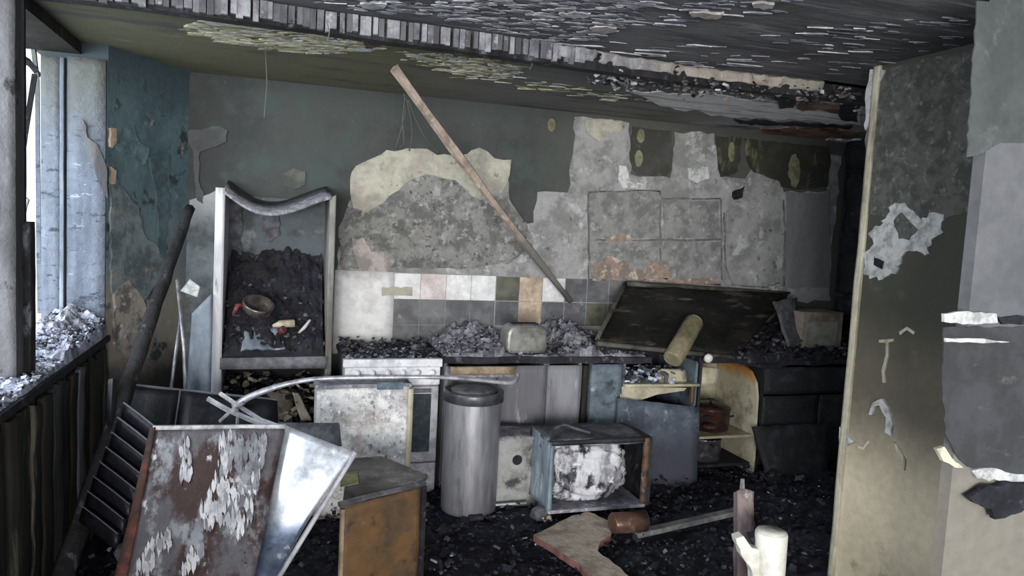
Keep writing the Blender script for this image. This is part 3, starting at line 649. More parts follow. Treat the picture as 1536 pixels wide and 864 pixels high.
# wads of plaster clinging to the torn edge of the beam
wad = MB()
for k in range(420):
    x = random.uniform(880, 1290); y = 118 + (x - 880) * .075 + random.gauss(0, 6)
    p = aZ(x, y, 2.47 + random.uniform(-.02, .05)); wad.chip(p, random.uniform(.005, .018), random.choice((0, 1, 2, 3, 3, 3)), .5)
stuff(build('torn_plaster', wad, [M['flake_white'], M['brick_red'], M['char'], M['ceil_near']], ceil))
fk = MB()
slivers(fk, [(575, -14), (980, -14), (960, 20), (930, 44), (880, 64), (800, 60), (700, 34), (600, 18)], 420, 2.545, (4, 20), (.5, 1.7), 4)
slivers(fk, [(440, -14), (600, -14), (620, 24), (540, 14), (470, 2)], 60, 2.545, (4, 18), (.4, 1.3), 4)
slivers(fk, [(940, -14), (1200, -14), (1180, 16), (1000, 36), (940, 40)], 50, 2.545, (5, 24), (.4, 1.2), 4)
slivers(fk, [(700, 60), (1000, 60), (1440, 20), (1430, 80), (1250, 110), (1000, 100)], 110, 2.545, (5, 26), (.25, .7), 4)
stuff(build('ceiling_flake', fk, [M['flake_white'], M['ash'], M['ash'], M['ash_mid']], ceil))
for (x, y, w) in ((1145, 6, 17), (1060, 20, 26), (905, 42, 20), (862, 20, 24), (560, 6, 20)):
    cpatch2('hanging_flake', [(x - w, y - 3), (x, y - 5), (x + w, y - 3), (x + w * .8, y + 3), (x, y + 5), (x - w * .8, y + 2)], random.choice((M['flake_white'], M['plaster_pink'])), 2.545, .010, 6, 2)
for (x, y0_, y1_, z) in ((398, 74, 168, 2.53), (490, 30, 64, 2.46), (795, 88, 104, 2.47), (940, 112, 136, 2.47)):
    a = aZ(x, y0_, z); b = a.copy(); b.z -= (y1_ - y0_) * (a - EYEV).length / 1140
    build('hanging_thread', MB().tube([a, (a + b) / 2 + Vector((.012, 0, 0)), b + Vector((.002, 0, 0))], .0022, 5), M['wire'], ceil)

# ================================================================== THINGS ALONG THE BACK WALL
# ---- burnt tall cupboard
YT = 4.44
xa = aY(321, 420, YT).x; xb = aY(499, 420, YT).x
t = thing('tall_cupboard', 'burnt open tall cupboard with pale frame, sagging top and charred inside', 'cupboard', ((xa + xb) / 2, 4.65, 0))
zt = 1.83
build('side_panel', MB().sheet([(xa, YT, zt), (xa + .05, YT, zt), (xa + .045, YT, .0), (xa - .01, YT, .0)], 3, 24, .46, .012, 3), M['cab_white'], t)
build('side_panel', MB().sheet([(xb - .03, YT, zt - .02), (xb + .005, YT, zt - .0), (xb + .01, YT, .0), (xb - .025, YT, .0)], 3, 24, .46, .014, 4, seed=3), mat('cabinet_edge_dirty', '#7d7c78', [('n', '#55534f', 6, .52, .1, V), ('n', '#a09d98', 9, .64, .05, V), ('n', '#6d4f46', 6, .66, .04)], bump=.4), t)
sag = lambda u: -.10 * math.sin(math.pi * min(1, u * 1.25)) ** 2 if u < .8 else -.02 * math.sin((1 - u) * 5)
tp = MB(); n = 24; vs = []
for i in range(n + 1):
    u = i / n; x = xa + .04 + (xb - xa - .06) * u
    z = zt - .01 - .115 * math.sin(math.pi * u ** .8) ** 1.3
    for (yy, dz) in ((YT - .005, 0), (YT - .005, -.018), (YT + .46, -.018 + .075), (YT + .46, .075)): vs.append((x, yy, z + dz))
fs = []
for i in range(n):
    for k in range(4):
        fs.append((i * 4 + k, i * 4 + (k + 1) % 4, (i + 1) * 4 + (k + 1) % 4, (i + 1) * 4 + k))
fs += [(0, 1, 2, 3), (n * 4 + 3, n * 4 + 2, n * 4 + 1, n * 4)]
tp.add(vs, fs, 0, True)
build('top_panel', tp, M['ash'], t)
build('back_panel', MB().box((xa + .04, 4.88, .02), (xb - .02, 4.90, 1.8)), M['cab_soot'], t)
build('torn_lining', MB().prism([aY(x, y, 4.86) for x, y in ragged([(332, 310), (362, 300), (362, 350), (362, 385), (348, 372), (334, 366)], 8, 2)], (0, -.012, 0)), M['ash_mid'], t)
build('torn_lining', MB().prism([aY(x, y, 4.86) for x, y in ragged([(396, 320), (416, 312), (420, 352), (404, 364), (394, 350)], 8, 2)], (0, -.012, 0)), M['ash_mid'], t)
build('shelf', MB().sheet([(xa + .04, YT - .01, .865), (xb - .02, YT - .01, .872), (xb - .02, YT - .01, .80), (xa + .04, YT - .01, .80)], 10, 2, .42, .006, 4), M['shelf_grey'], t)
build('shelf', MB().sheet([(xa + .04, YT + .02, .34), (xb - .02, YT + .02, .34), (xb - .02, YT + .02, .31), (xa + .04, YT + .02, .31)], 10, 2, .42, .006, 4), M['char'], t)
build('plinth', MB().box((xa + .04, YT + .06, .0), (xb - .02, YT + .08, .10)), M['char'], t)
dc = MB()
for k in range(700):
    x = random.uniform(xa + .06, xb - .04); y = random.uniform(YT + .02, 4.85)
    z = .875 + random.random() ** 1.5 * (.08 + .50 * (y - YT) / .42)
    dc.chip((x, y, z), random.uniform(.005, .020), random.choice((0, 0, 1, 1, 2, 2)), .7)
dc.heap(xa + .05, xb - .03, YT + .0, 4.87, .872, lambda x, y: .03 + .56 * ((y - YT) / .42), 44, 40, 0)
o = stuff(solo('charred_contents', dc, [M['char'], M['char_wood'], M['ash_mid']], 'heap of charred contents filling the burnt tall cupboard', 'debris'))
q0, q1 = aY(362, 492, YT + .03), aY(428, 526, YT - .005)
solo('dish_fragment', MB().sheet([(q0.x + .02, YT + .09, q0.z), (q1.x - .03, YT + .09, q0.z - .01), (q1.x, YT - .005, q1.z + .01), (q0.x, YT - .005, q1.z)], 8, 6, .012, .03, 8, .08), M['blue_board'], 'flat blue grey dish fragment low in the tall cupboard heap', 'fragment')
# things recognisable in it
kp = aY(384, 470, YT + .02)
t = thing('saucepan', 'shiny sooty saucepan with a dark red handle inside the tall cupboard', 'saucepan', kp)
build('pan_body', MB().lathe([(.045, 0), (.075, .012), (.088, .04), (.09, .07), (.084, .075), (.07, .04), (.03, .02)], kp, (.25, -.5, 1), 24), M['kettle'], t)
build('handle', MB().tube([kp + Vector((-.07, -.03, .05)), kp + Vector((-.10, -.05, .05)), kp + Vector((-.115, -.06, .0))], .014, 8), M['red'], t)
p = aY(428, 486, YT - .0)
solo('tube_fragment', MB().tube([p + Vector((-.07, 0, -.012)), p + Vector((-.03, 0, 0)), p + Vector((.05, .01, .004))], [.008, .022, .024], 10), M['cream_bit'], 'cream plastic tube fragment in the tall cupboard heap', 'fragment')
p = aY(456, 492, YT - .01)
solo('spoon_rest', MB().tube([p + Vector((-.03, 0, -.03)), p + Vector((0, 0, 0)), p + Vector((.035, 0, .05))], [.006, .011, .007], 8), M['stick_pale'], 'small pale bent stick standing in the tall cupboard heap', 'stick')
p = aY(416, 492, YT - .01)
solo('bottle_cap', MB().lathe([(.022, 0), (.022, .03), (.018, .034)], p + Vector((.02, 0, -.02)), (.5, -.6, .5), 14), M['red'], 'dull red cap lying in the tall cupboard heap', 'cap')
# lower compartment: burnt crockery and rags
lc = MB()
for k in range(1000):
    x = random.uniform(xa + .05, xb - .03); y = random.uniform(YT + .03, 4.8)
    lc.chip((x, y, .355 + random.random() ** 1.4 * .36), random.uniform(.008, .026), random.choice((0, 0, 1, 2, 3)), .6)
stuff(solo('lower_rubble', lc, [M['char'], M['cardboard'], M['cream_panel'], M['char_wood']], 'scorched brown and cream rubble in the cupboard compartment under the shelf', 'debris'))

q0, q1 = aY(366, 588, YT + .03), aY(438, 640, YT + .03)
solo('scorched_carton', MB().sheet([(q0.x, YT + .10, q0.z), (q1.x, YT + .08, q0.z - .01), (q1.x, YT + .03, q1.z), (q0.x, YT + .03, q1.z)], 10, 8, .16, .03, 6, .05), M['cardboard'], 'scorched brown carton in the cupboard compartment under the shelf', 'carton')
q = aY(452, 606, YT + .02)
solo('cream_shard', MB().sheet([q + Vector((-.05, 0, .07)), q + Vector((-.01, .01, .06)), q + Vector((.06, 0, -.10)), q + Vector((0, 0, -.10))], 5, 8, .012, .03, 9), M['cream_bit'], 'curled cream shard right of the brown carton under the cupboard shelf', 'shard')
# ---- boards and rods leaning left of the cupboard
solo('leaning_board', MB().sheet([aD(288, 470, 4.05), aD(318, 440, 4.12), aD(316, 640, 4.0), aD(276, 640, 3.95)], 6, 14, .015, .02, 4), M['blue_board'], 'scorched blue grey board leaning left of the tall cupboard', 'board')
solo('metal_rod', MB().tube([aD(266, 420, 4.0), aD(276, 520, 3.95), aD(280, 640, 3.9)], .010, 8), M['strip_steel'], 'thin pale rod standing upright left of the tall cupboard', 'rod')
solo('metal_rod', MB().tube([aD(272, 470, 4.0), aD(262, 540, 3.93), aD(250, 640, 3.85)], .009, 8), M['strip_steel'], 'thin pale rod slanting down to the left behind the charred timber', 'rod')
p0, p1 = aD(284, 312, 4.15), aD(60, 960, 2.65)
ct = MB(); path = []
for i in range(30):
    u = i / 29; q = p0.lerp(p1, u); q = q + Vector((noise.noise(q * 6), noise.noise(q * 6 + Vector((4, 0, 0))), 0)) * .008; path.append(q)
ct.tube(path, [.030 + .014 * (i / 29) + .004 * noise.noise(Vector((i * 1.7, 0, 0))) for i in range(30)], 6)
solo('charred_timber', ct, M['char_wood'], 'long charred black timber leaning across the left side from the floor', 'timber')
pf = aD(284, 418, 4.12)
solo('torn_plaster_scrap', MB().sheet([pf, aD(300, 430, 4.1), aD(296, 446, 4.1), aD(270, 436, 4.1)], 5, 5, .006, .01, 9), M['peel_white'], 'white torn scrap above the thin rods beside the tall cupboard', 'scrap')

# ---- cooker
ck_x0, ck_x1 = aY(518, 540, YC).x, aY(660, 560, YC).x
t = thing('cooker', 'white freestanding cooker with sooty hob and dark oven window', 'cooker', ((ck_x0 + ck_x1) / 2, 4.6, 0))
zc = .87
build('body', MB().box((ck_x0, YC + .02, .03), (ck_x1, 4.88, zc - .03)), M['enamel_grey'], t, .006)
build('hob_top', MB().box((ck_x0 - .01, YC, zc - .03), (ck_x1 + .01, 4.89, zc)), M['ash_mid'], t, .006)
for (dx, dy) in ((.14, .14), (.42, .14), (.14, .40), (.42, .40)):
    c = Vector((ck_x0 + dx, YC + dy, zc))
    build('burner', MB().lathe([(.06, 0), (.06, .012), (.045, .016), (.04, .024), (.01, .026)], c, seg=20), M['char'], t)
build('front_rail', MB().box((ck_x0 - .012, YC - .012, zc - .045), (ck_x1 + .012, YC + .03, zc + .004)), M['enamel'], t, .006)
build('control_panel', MB().box((ck_x0, YC - .005, zc - .155), (ck_x1, YC + .02, zc - .045)), M['enamel'], t, .004)
for k in range(6):
    x = ck_x0 + .07 + k * (ck_x1 - ck_x0 - .12) / 5
    build('knob', MB().lathe([(.020, 0), (.020, .012), (.015, .016), (.013, .030), (.004, .031)], (x, YC - .005, zc - .078), (0, -1, 0), 14), M['knob'], t)
d = build('oven_door', MB().box((ck_x0 + .005, YC - .008, .24), (ck_x1 - .005, YC + .02, zc - .165)), M['enamel_grey'], t, .005)
build('oven_window', MB().box((ck_x0 + .10, YC - .014, .30), (ck_x1 - .05, YC - .004, .66)), M['oven_glass'], d, .004)
build('door_handle', MB().tube([(ck_x0 + .05, YC - .04, .685), (ck_x1 - .06, YC - .04, .685)], .010, 10), M['strip_steel'], d)
build('drawer_front', MB().box((ck_x0 + .005, YC - .006, .05), (ck_x1 - .005, YC + .02, .228)), M['enamel_grey'], t, .005)
hr = MB()
for k in range(420):
    hr.chip((random.uniform(ck_x0 - .0, ck_x1), random.uniform(YC + .02, 4.86), zc + .004 + random.random() ** 3 * .05), random.uniform(.006, .02), random.choice((0, 0, 1, 2)), .5)
stuff(solo('hob_ash', hr, [M['ash_mid'], M['ash'], M['char']], 'thin layer of ash and flakes lying on the cooker hob', 'debris'))

# ---- flaking white appliance in front of the cooker
D = 3.86
Yw = 4.02
wx0, wx1 = aY(474, 640, Yw).x, aY(612, 640, Yw).x
t = thing('washing_machine', 'white washing machine with badly flaked and scorched front before the cooker', 'washing machine', ((wx0 + wx1) / 2, Yw + .22, 0))
zw = aY(540, 576, Yw).z
build('body', MB().box((wx0, Yw + .02, .03), (wx1, Yw + .25, zw - .02)), M['enamel_burnt'], t, .01)
build('front_panel', MB().sheet([(wx0, Yw, zw - .02), (wx1, Yw, zw - .02), (wx1, Yw, .05), (wx0, Yw, .05)], 26, 30, .02, .016, 9), M['enamel_burnt'], t)
build('top_panel', MB().sheet([(wx0 - .01, Yw + .26, zw - .01), (wx1 + .01, Yw + .26, zw - .01), (wx1 + .01, Yw - .01, zw), (wx0 - .01, Yw - .01, zw)], 10, 10, .02, .012, 5), M['ash'], t)
build('corner_trim', MB().sheet([(wx1 - .008, Yw - .012, zw - .03), (wx1 + .022, Yw - .012, zw - .03), (wx1 + .022, Yw - .012, .05), (wx1 - .008, Yw - .012, .05)], 2, 20, .03, .005, 6), M['cream_panel'], t)
q0, q1 = aY(566, 574, Yw - .02), aY(604, 584, Yw - .02)
build('display', MB().box((q0.x, Yw - .022, q1.z), (q1.x, Yw - .0, q0.z)), M['blue_plastic'], t, .004)
fk = MB()
for k in range(260):
    x = random.uniform(wx0 + .02, wx1 - .02); z = random.uniform(.12, zw - .06); s = random.uniform(.004, .013)
    q = [Vector((x + math.cos(j * 1.047) * s * random.uniform(.4, 1.2), Yw - .004 - random.uniform(0, .01), z + math.sin(j * 1.047) * s * random.uniform(.6, 1.5))) for j in range(6)]
    fk.prism(q, (0, -.004, 0), random.choice((0, 0, 1, 2)))
stuff(build('paint_flake', fk, [M['enamel_burnt'], M['enamel'], M['enamel_grey']], t))

# ---- bent metal strip arching across the cooker
path = [aD(350, 612, 3.55), aD(366, 600, 3.55), aD(392, 588, 3.56), aD(430, 576, 3.58), aD(480, 568, 3.62), aD(560, 566, 3.66), aD(660, 566, 3.72), aD(720, 570, 3.80), aD(768, 574, 3.88), aD(778, 560, 3.92)]
def smooth(path, n=5):
    out = []
    for i in range(len(path) - 1):
        p0, p1, p2, p3 = path[max(i - 1, 0)], path[i], path[i + 1], path[min(i + 2, len(path) - 1)]
        for k in range(n):
            t_ = k / n
            out.append(.5 * ((2 * p1) + (p2 - p0) * t_ + (2 * p0 - 5 * p1 + 4 * p2 - p3) * t_ ** 2 + (3 * p1 - p0 - 3 * p2 + p3) * t_ ** 3))
    return out + [path[-1]]
sp = smooth(path)
solo('bent_trim_strip', MB().tube(sp, [.022 - .010 * min(1, i / 20) for i in range(len(sp))], 6, 0, .4), M['strip_steel'], 'long bent grey trim strip arching in front of the cooker knobs', 'strip')

# ---- round metal bin
YBn = 4.02
bx = (aY(663, 680, YBn).x + aY(748, 680, YBn).x) / 2; br = (aY(748, 680, YBn).x - aY(663, 680, YBn).x) / 2
bc = Vector((bx, YBn, .05)); bh = aY(705, 594, YBn - br).z - .05
t = thing('metal_bin', 'round sooty steel bin with rimmed lid between cooker and grey cupboard', 'bin', bc)
build('drum', MB().lathe([(br * .93, 0), (br * .95, .01), (br * .955, bh * .5), (br * .97, bh - .06), (br * .97, bh - .03)], bc, seg=44, wob=.012), M['steel'], t)
build('rim', MB().lathe([(br * .97, bh - .065), (br * 1.03, bh - .06), (br * 1.03, bh - .012), (br * 1.0, bh), (br * .93, bh), (br * .90, bh - .012), (br * .5, bh - .02)], bc, seg=44), mat('dark_bin_rim', '#4d4d50', [('n', '#333336', 6, .5, .1)], rough=.4, metal=.4, bump=.1), t)
build('lid', MB().lathe([(br * .78, bh - .016), (br * .78, bh - .004), (br * .70, bh + .004), (br * .3, bh + .012), (.01, bh + .014)], bc, seg=40), M['ash_mid'], t)
build('foot_pedal', MB().box((bx - .04, YBn - br - .03, .05), (bx + .04, YBn - br + .03, .075)), M['char'], t, .006)

# ---- scorched drawer tray left in the front of the worktop
a, b = aY(676, 552, 4.20), aY(776, 552, 4.20)
t = thing('pulled_drawer', 'scorched tan drawer tray pulled out under the worktop above the bin', 'drawer', ((a.x + b.x) / 2, 4.4, a.z - .06))
build('drawer_side', MB().sheet([(a.x, 4.20, a.z + .005), (b.x, 4.20, a.z + .005), (b.x - .015, 4.20, a.z - .045), (a.x + .0, 4.20, a.z - .045)], 10, 3, .015, .012, 8, .04), M['worktop_tan'], t)
build('drawer_bottom', MB().box((a.x + .01, 4.20, a.z - .06), (b.x - .02, 4.55, a.z - .045)), M['ash'], t, .003)
build('drawer_side', MB().box((a.x, 4.21, a.z - .045), (a.x + .014, 4.55, a.z - .01)), M['cab_grey'], t)

# ---- base cupboards
xD = lambda px: aY(px, 600, YC).x
def carcass(t, xa, xb, zt=.84, side=M['cab_grey'], inside=M['cab_soot'], shelf=True):
    build('side_panel', MB().box((xa, YC + .02, .0), (xa + .018, 4.88, zt)), side, t)
    build('side_panel', MB().box((xb - .018, YC + .02, .0), (xb, 4.88, zt)), side, t)
    build('back_panel', MB().box((xa + .018, 4.86, .08), (xb - .018, 4.875, zt)), inside, t)
    build('bottom_panel', MB().box((xa + .018, YC + .03, .08), (xb - .018, 4.86, .10)), inside, t)
    if shelf: build('shelf', MB().box((xa + .018, YC + .06, .42), (xb - .018, 4.86, .438)), inside, t)
x0c = ck_x1 + .03; x1c = xD(818); x2c = xD(871)
for (a_, b_, lab) in ((x0c, x1c, 'grey two door base cupboard standing behind the round metal bin'), (x1c + .004, x2c, 'narrow grey base cupboard beside the dark gap, right of the bin')):
    t = thing('base_cupboard', lab, 'cupboard', ((a_ + b_) / 2, 4.6, 0), 'base cupboards under the charred worktop')
    carcass(t, a_, b_)
    if b_ - a_ > .5:
        mid = (a_ + b_) / 2
        for (c_, d_) in ((a_ + .003, mid - .002), (mid + .002, b_ - .003)):
            build('door', MB().sheet([(c_, YC, .825), (d_, YC, .825), (d_, YC, .10), (c_, YC, .10)], 8, 14, .018, .01, 4), M['cab_grey'], t)
    else:
        build('door', MB().sheet([(a_ + .003, YC, .825), (b_ - .003, YC, .825), (b_ - .003, YC, .10), (a_ + .003, YC, .10)], 8, 14, .018, .01, 4), M['cab_grey'], t)
xg = xD(884); xg2 = xD(932)
t = thing('base_cupboard', 'narrow blue grey scorched base cupboard left of the fallen hood', 'cupboard', ((xg + xg2) / 2, 4.6, 0), 'base cupboards under the charred worktop')
carcass(t, xg, xg2, .84, M['cab_blue'], M['cab_soot'])
build('door', MB().sheet([(xg + .002, YC - .0, .83), (xg2 - .002, YC, .83), (xg2 - .002, YC, .10), (xg + .002, YC, .10)], 6, 14, .018, .014, 5), M['cab_blue'], t)
build('filler_strip', MB().sheet([(x2c + .012, YC + .01, .82), (xg - .012, YC + .01, .82), (xg - .012, YC + .01, .1), (x2c + .012, YC + .01, .1)], 2, 12, .02, .01, 5), M['char_brown'], t)

xh, xh2 = xD(934), xD(1046)
t = thing('open_drawer_cupboard', 'base cupboard with missing door and cream shelf heaped with burnt crockery', 'cupboard', ((xh + xh2) / 2, 4.6, 0))
carcass(t, xh, xh2, .84, M['cab_blue'], M['char'], False)
zs = aY(1000, 577, YC).z
build('shelf', MB().sheet([(xh + .0, YC - .02, zs + .012), (xh2, YC - .02, zs + .005), (xh2, YC - .02, zs - .012), (xh, YC - .02, zs - .012)], 8, 2, .42, .004, 5), M['cream_panel'], t)
zz = aY(1000, 596, YC).z
build('drawer_front', MB().prism([aY(x, y, YC + .0) for x, y in [(930, 580), (1030, 582), (1026, 586), (985, 592), (962, 600), (930, 602)]], (0, .018, 0)), M['cream_panel'], t)
build('stile', MB().sheet([(xh2 - .055, YC - .005, zs - .01), (xh2 - .022, YC - .005, zs - .01), (xh2 - .025, YC - .005, zs - .14), (xh2 - .05, YC - .005, zs - .14)], 2, 6, .03, .006, 6), M['ochre'], t)
cr = MB()
for k in range(190):
    x = random.uniform(xh + .02, xh2 - .10); y = random.uniform(YC - .0, YC + .3)
    cr.chip((x, y, zs + .02 + random.random() ** 2 * .07), random.uniform(.010, .028), random.choice((0, 0, 1, 2, 3)), .6)
stuff(solo('crockery_shards', cr, [M['ash_bright'], M['char'], M['ash_mid'], M['blue_plastic']], 'white and blue grey crockery shards on the cream shelf under the hood', 'debris'))
q = aY(1018, 564, YC)
solo('cutlery_box', MB().sheet([aY(992, 553, YC + .04), aY(1028, 554, YC + .04), aY(1030, 572, YC), aY(996, 572, YC)], 4, 4, .06, .004, 6), M['cream_panel'], 'small cream box on the crockery shelf under the hood', 'box')

xi, xi2 = xh2 + .015, xD(1140)
t = thing('open_pan_cupboard', 'open cream base cupboard with scorched right side and pans on its shelf', 'cupboard', ((xi + xi2) / 2, 4.6, 0))
build('side_panel', MB().box((xi, YC + .02, 0), (xi + .018, 4.88, .83)), M['cab_soot'], t)
pts = [(1092, 546), (1112, 552), (1130, 566), (1140, 590), (1138, 640), (1136, 700), (1120, 712), (1116, 640), (1108, 600), (1092, 580)]
# right side panel: its burnt top edge curves down towards the front
sp_ = [Vector((xi2, 4.86, .02)), Vector((xi2, 4.86, .80)), Vector((xi2, 4.72, .80)), Vector((xi2, 4.56, .79)), Vector((xi2, 4.44, .75)), Vector((xi2, 4.37, .68)), Vector((xi2, 4.345, .58)), Vector((xi2, 4.34, .40)), Vector((xi2, 4.33, .20)), Vector((xi2, 4.33, .02))]
build('side_panel', MB().prism(sp_, (-.02, 0, 0)), M['cream_scorched'], t)
build('back_panel', MB().box((xi + .018, 4.86, .05), (xi2 - .02, 4.875, .80)), M['cream_panel'], t)
z1 = aY(1090, 657, YC).z
build('shelf', MB().box((xi + .018, YC + .03, z1 - .01), (xi2 - .022, 4.86, z1 + .008)), M['cream_panel'], t)
build('bottom_panel', MB().box((xi + .018, YC + .03, .08), (xi2 - .022, 4.86, .10)), M['char'], t)
build('stub_panel', MB().sheet([(xi + .02, YC + .02, .80), (xi + .16, YC + .02, .79), (xi + .15, YC + .02, .68), (xi + .02, YC + .02, .67)], 4, 5, .015, .01, 5), M['cream_panel'], t)
pc = Vector(((xi + xi2) / 2 - .02, YC + .2, z1 + .012))
t = thing('stockpot', 'large dark red enamel stockpot on the shelf of the open cream cupboard', 'pot', pc)
build('pot_body', MB().lathe([(.11, 0), (.135, .012), (.14, .05), (.14, .15), (.146, .155), (.146, .162), (.13, .162), (.125, .05), (.02, .02)], pc, seg=32), M['pot_red'], t)
build('lid', MB().lathe([(.142, .162), (.142, .168), (.10, .186), (.03, .196), (.004, .197)], pc, seg=32), M['pot_red'], t)
build('lid_knob', MB().lathe([(.010, .196), (.008, .206), (.020, .212), (.018, .224), (.004, .227)], pc, seg=14), M['char'], t)
for s in (-1, 1):
    build('handle', MB().tube([pc + Vector((s * .06, -.12, .12)), pc + Vector((s * .09, -.14, .125)), pc + Vector((s * .12, -.11, .12))], .008, 8), M['char'], t)
pc = Vector((xi + .17, YC + .17, .10))
t = thing('steel_pan', 'dull steel pan on the floor of the open cream cupboard', 'pan', pc)
build('pan_body', MB().lathe([(.10, 0), (.12, .012), (.125, .05), (.125, .16), (.128, .165), (.118, .165), (.11, .05), (.02, .02)], pc, seg=32), M['pot_steel'], t)
build('handle', MB().tube([pc + Vector((-.02, -.12, .14)), pc + Vector((-.03, -.19, .15)), pc + Vector((-.035, -.22, .14))], .011, 8), M['pot_steel'], t)
q = aY(1064, 636, YC + .02)
solo('pan_lid', MB().lathe([(.05, 0), (.05, .006), (.03, .018), (.004, .02)], q + Vector((0, 0, -.02)), seg=20), M['copper'], 'small copper coloured lid beside the red stockpot', 'lid')

xj, xj2 = xi2 + .02, XR - .15
t = thing('black_base_cupboard', 'charred black double base cupboard at the right end of the worktop', 'cupboard', ((xj + xj2) / 2, 4.6, 0))
carcass(t, xj, xj2, .80, M['char_black'], M['char_black'])
build('drawer_front', MB().sheet([(xj + .01, YC, .80), (xj2 - .01, YC, .79), (xj2 - .01, YC, .60), (xj + .01, YC, .60)], 14, 6, .02, .02, 4), M['char_black'], t)
build('door', MB().sheet([(xj + .01, YC + .01, .585), (xj + .5, YC + .01, .585), (xj + .5, YC + .01, .10), (xj + .01, YC + .01, .10)], 12, 10, .02, .02, 4), M['char_black'], t)
build('door', MB().sheet([(xj + .51, YC + .01, .585), (xj2 - .01, YC + .01, .585), (xj2 - .01, YC + .01, .10), (xj + .51, YC + .01, .10)], 12, 10, .02, .02, 4), M['char_black'], t)

# loose doors leaning on the cupboards
solo('fallen_door', MB().sheet([aY(927, 597, 4.27), aY(1050, 611, 4.29), aY(1044, 754, 4.17), aY(926, 752, 4.15)], 10, 12, .018, .012, 5, .01), M['cab_bluedoor'], 'scorched blue grey cupboard door standing loose below the cream shelf', 'door')
solo('fallen_door', MB().sheet([aY(1130, 640, 4.25), aY(1248, 634, 4.30), aY(1236, 748, 4.18), aY(1162, 758, 4.12)], 10, 12, .018, .02, 5, .02), M['char_black'], 'crooked black charred door hanging before the black base cupboard', 'door')

# ---- worktop and what lies on it
wt = MB()
wt.sheet([(ck_x1 + .02, 4.90, .885), (xh + .25, 4.90, .885), (xh + .18, YC - .03, .875), (ck_x1 + .02, YC - .03, .885)], 26, 10, .038, .014, 5, .012)
solo('worktop', wt, M['worktop'], 'charred kitchen worktop running from the cooker to the fallen hood', 'worktop')
wt = MB()
wt.sheet([(xi + .10, 4.90, .845), (XR - .02, 4.90, .845), (XR - .1, YC - .02, .835), (xi2 - .0, YC - .02, .835)], 26, 10, .03, .03, 4, .02)
solo('worktop', wt, M['char'], 'burnt through black worktop over the black base cupboard', 'worktop')
wd = MB()
hump = lambda x: .05 + .09 * math.exp(-((x - 1.30) / .16) ** 2) + .13 * math.exp(-((x - 1.95) / .18) ** 2)
for k in range(1500):
    x = random.uniform(ck_x1 + .03, xh + .15); y = random.uniform(YC - .0, 4.88)
    fy = .35 + .65 * (y - YC) / .55
    m = 1 if (x < 1.6 and random.random() < .6) else random.choice((0, 2, 2, 3, 1))
    wd.chip((x, y, .885 + (.4 + .7 * random.random()) * hump(x) * fy), random.uniform(.004, .016), m, .6)
wd.heap(ck_x1 + .03, xh + .16, YC + .0, 4.89, .88, lambda x, y: hump(x) * (.25 + .75 * (y - YC) / .55), 110, 44, 1)
stuff(solo('worktop_rubble', wd, [M['char'], M['ash'], M['ash_mid'], M['char_wood']], 'grey ash and charred rubble heaped along the left worktop', 'debris'))
wd = MB()
for k in range(800):
    x = random.uniform(2.75, XR - .06); y = random.uniform(YC, 4.88)
    wd.chip((x, y, .845 + (.4 + .7 * random.random()) * (.04 + .18 * (y - YC) / .55)), random.uniform(.005, .022), random.choice((0, 0, 0, 1, 2, 2)), .6)
wd.heap(2.78, XR - .03, YC, 4.89, .83, lambda x, y: .03 + .17 * (y - YC) / .55, 100, 44, 0)
stuff(solo('worktop_rubble', wd, [M['char'], M['char_wood'], M['ash_mid'], M['ash']], 'black charred rubble heaped on the right worktop behind the hood', 'debris'))
# toaster
tc = aY(784, 532, 4.42); tc.z = .895
t = thing('toaster', 'rounded sooty metal toaster standing in ash on the worktop', 'toaster', tc)
w2 = .137; d2 = .085; th = .19
prof = []
for i in range(13):
    an = math.pi * i / 12
    prof.append((math.cos(an) * w2 * (1 if abs(math.cos(an)) < .99 else 1), .10 + math.sin(an) * .09))
pl = [(-w2 * .92, 0.005), (w2 * .92, .005), (w2, .04)] + [(w2 * (abs(math.cos(math.pi * i / 14)) ** .55) * (1 if i <= 7 else -1), .09 + .10 * math.sin(math.pi * i / 14) ** .6) for i in range(15)] + [(-w2, .04)]
body = MB().prism([tc + Vector((x, -d2, z)) for x, z in pl], (0, 2 * d2, 0))
build('shell', body, M['toaster'], t, .02)
build('slot', MB().box(tc + Vector((-.085, -.035, th - .006)), tc + Vector((.085, -.012, th + .003))), M['char'], t)
build('slot', MB().box(tc + Vector((-.085, .012, th - .006)), tc + Vector((.085, .035, th + .003))), M['char'], t)
build('base', MB().box(tc + Vector((-.13, -.08, -.005)), tc + Vector((.13, .08, .012))), M['char'], t, .004)
build('lever', MB().box(tc + Vector((w2 - .004, -.02, .10)), tc + Vector((w2 + .025, .02, .12))), M['char'], t, .004)
# fallen hood sheet with rim, leaning on the wall
hc = [aY(938, 426, 4.86), aY(1184, 440, 4.88), aY(1104, 534, 4.36), aY(894, 512, 4.34)]
t = thing('range_hood', 'collapsed black cooker hood tilted against the wall above the worktop', 'hood', hc[3])
build('hood_panel', MB().sheet(hc, 20, 14, .05, .03, 4, .012), M['hood'], t)
build('rim', MB().tube([hc[0].lerp(hc[3], u) + Vector((0, -.005, .006)) for u in (0, .25, .5, .75, .98)], .016, 6), M['hood_rim'], t)
build('rim', MB().tube([hc[3].lerp(hc[2], u) + Vector((0, -.012, -.012)) for u in (0, .2, .4, .6, .8, 1)], .018, 6), M['hood_rim'], t)
build('rim', MB().tube([hc[0].lerp(hc[1], u) + Vector((0, -.01, .004)) for u in (0, .2, .4, .6, .8, 1)], [.022, .022, .018, .016, .012, .008], 6), M['hood_rim'], t)
a, b = aY(1042, 482, 4.44), aY(1008, 540, 4.26)
ax = (b - a); L_ = ax.length
t = thing('enamel_canister', 'yellowish cream enamel canister lying across the black hood', 'canister', b)
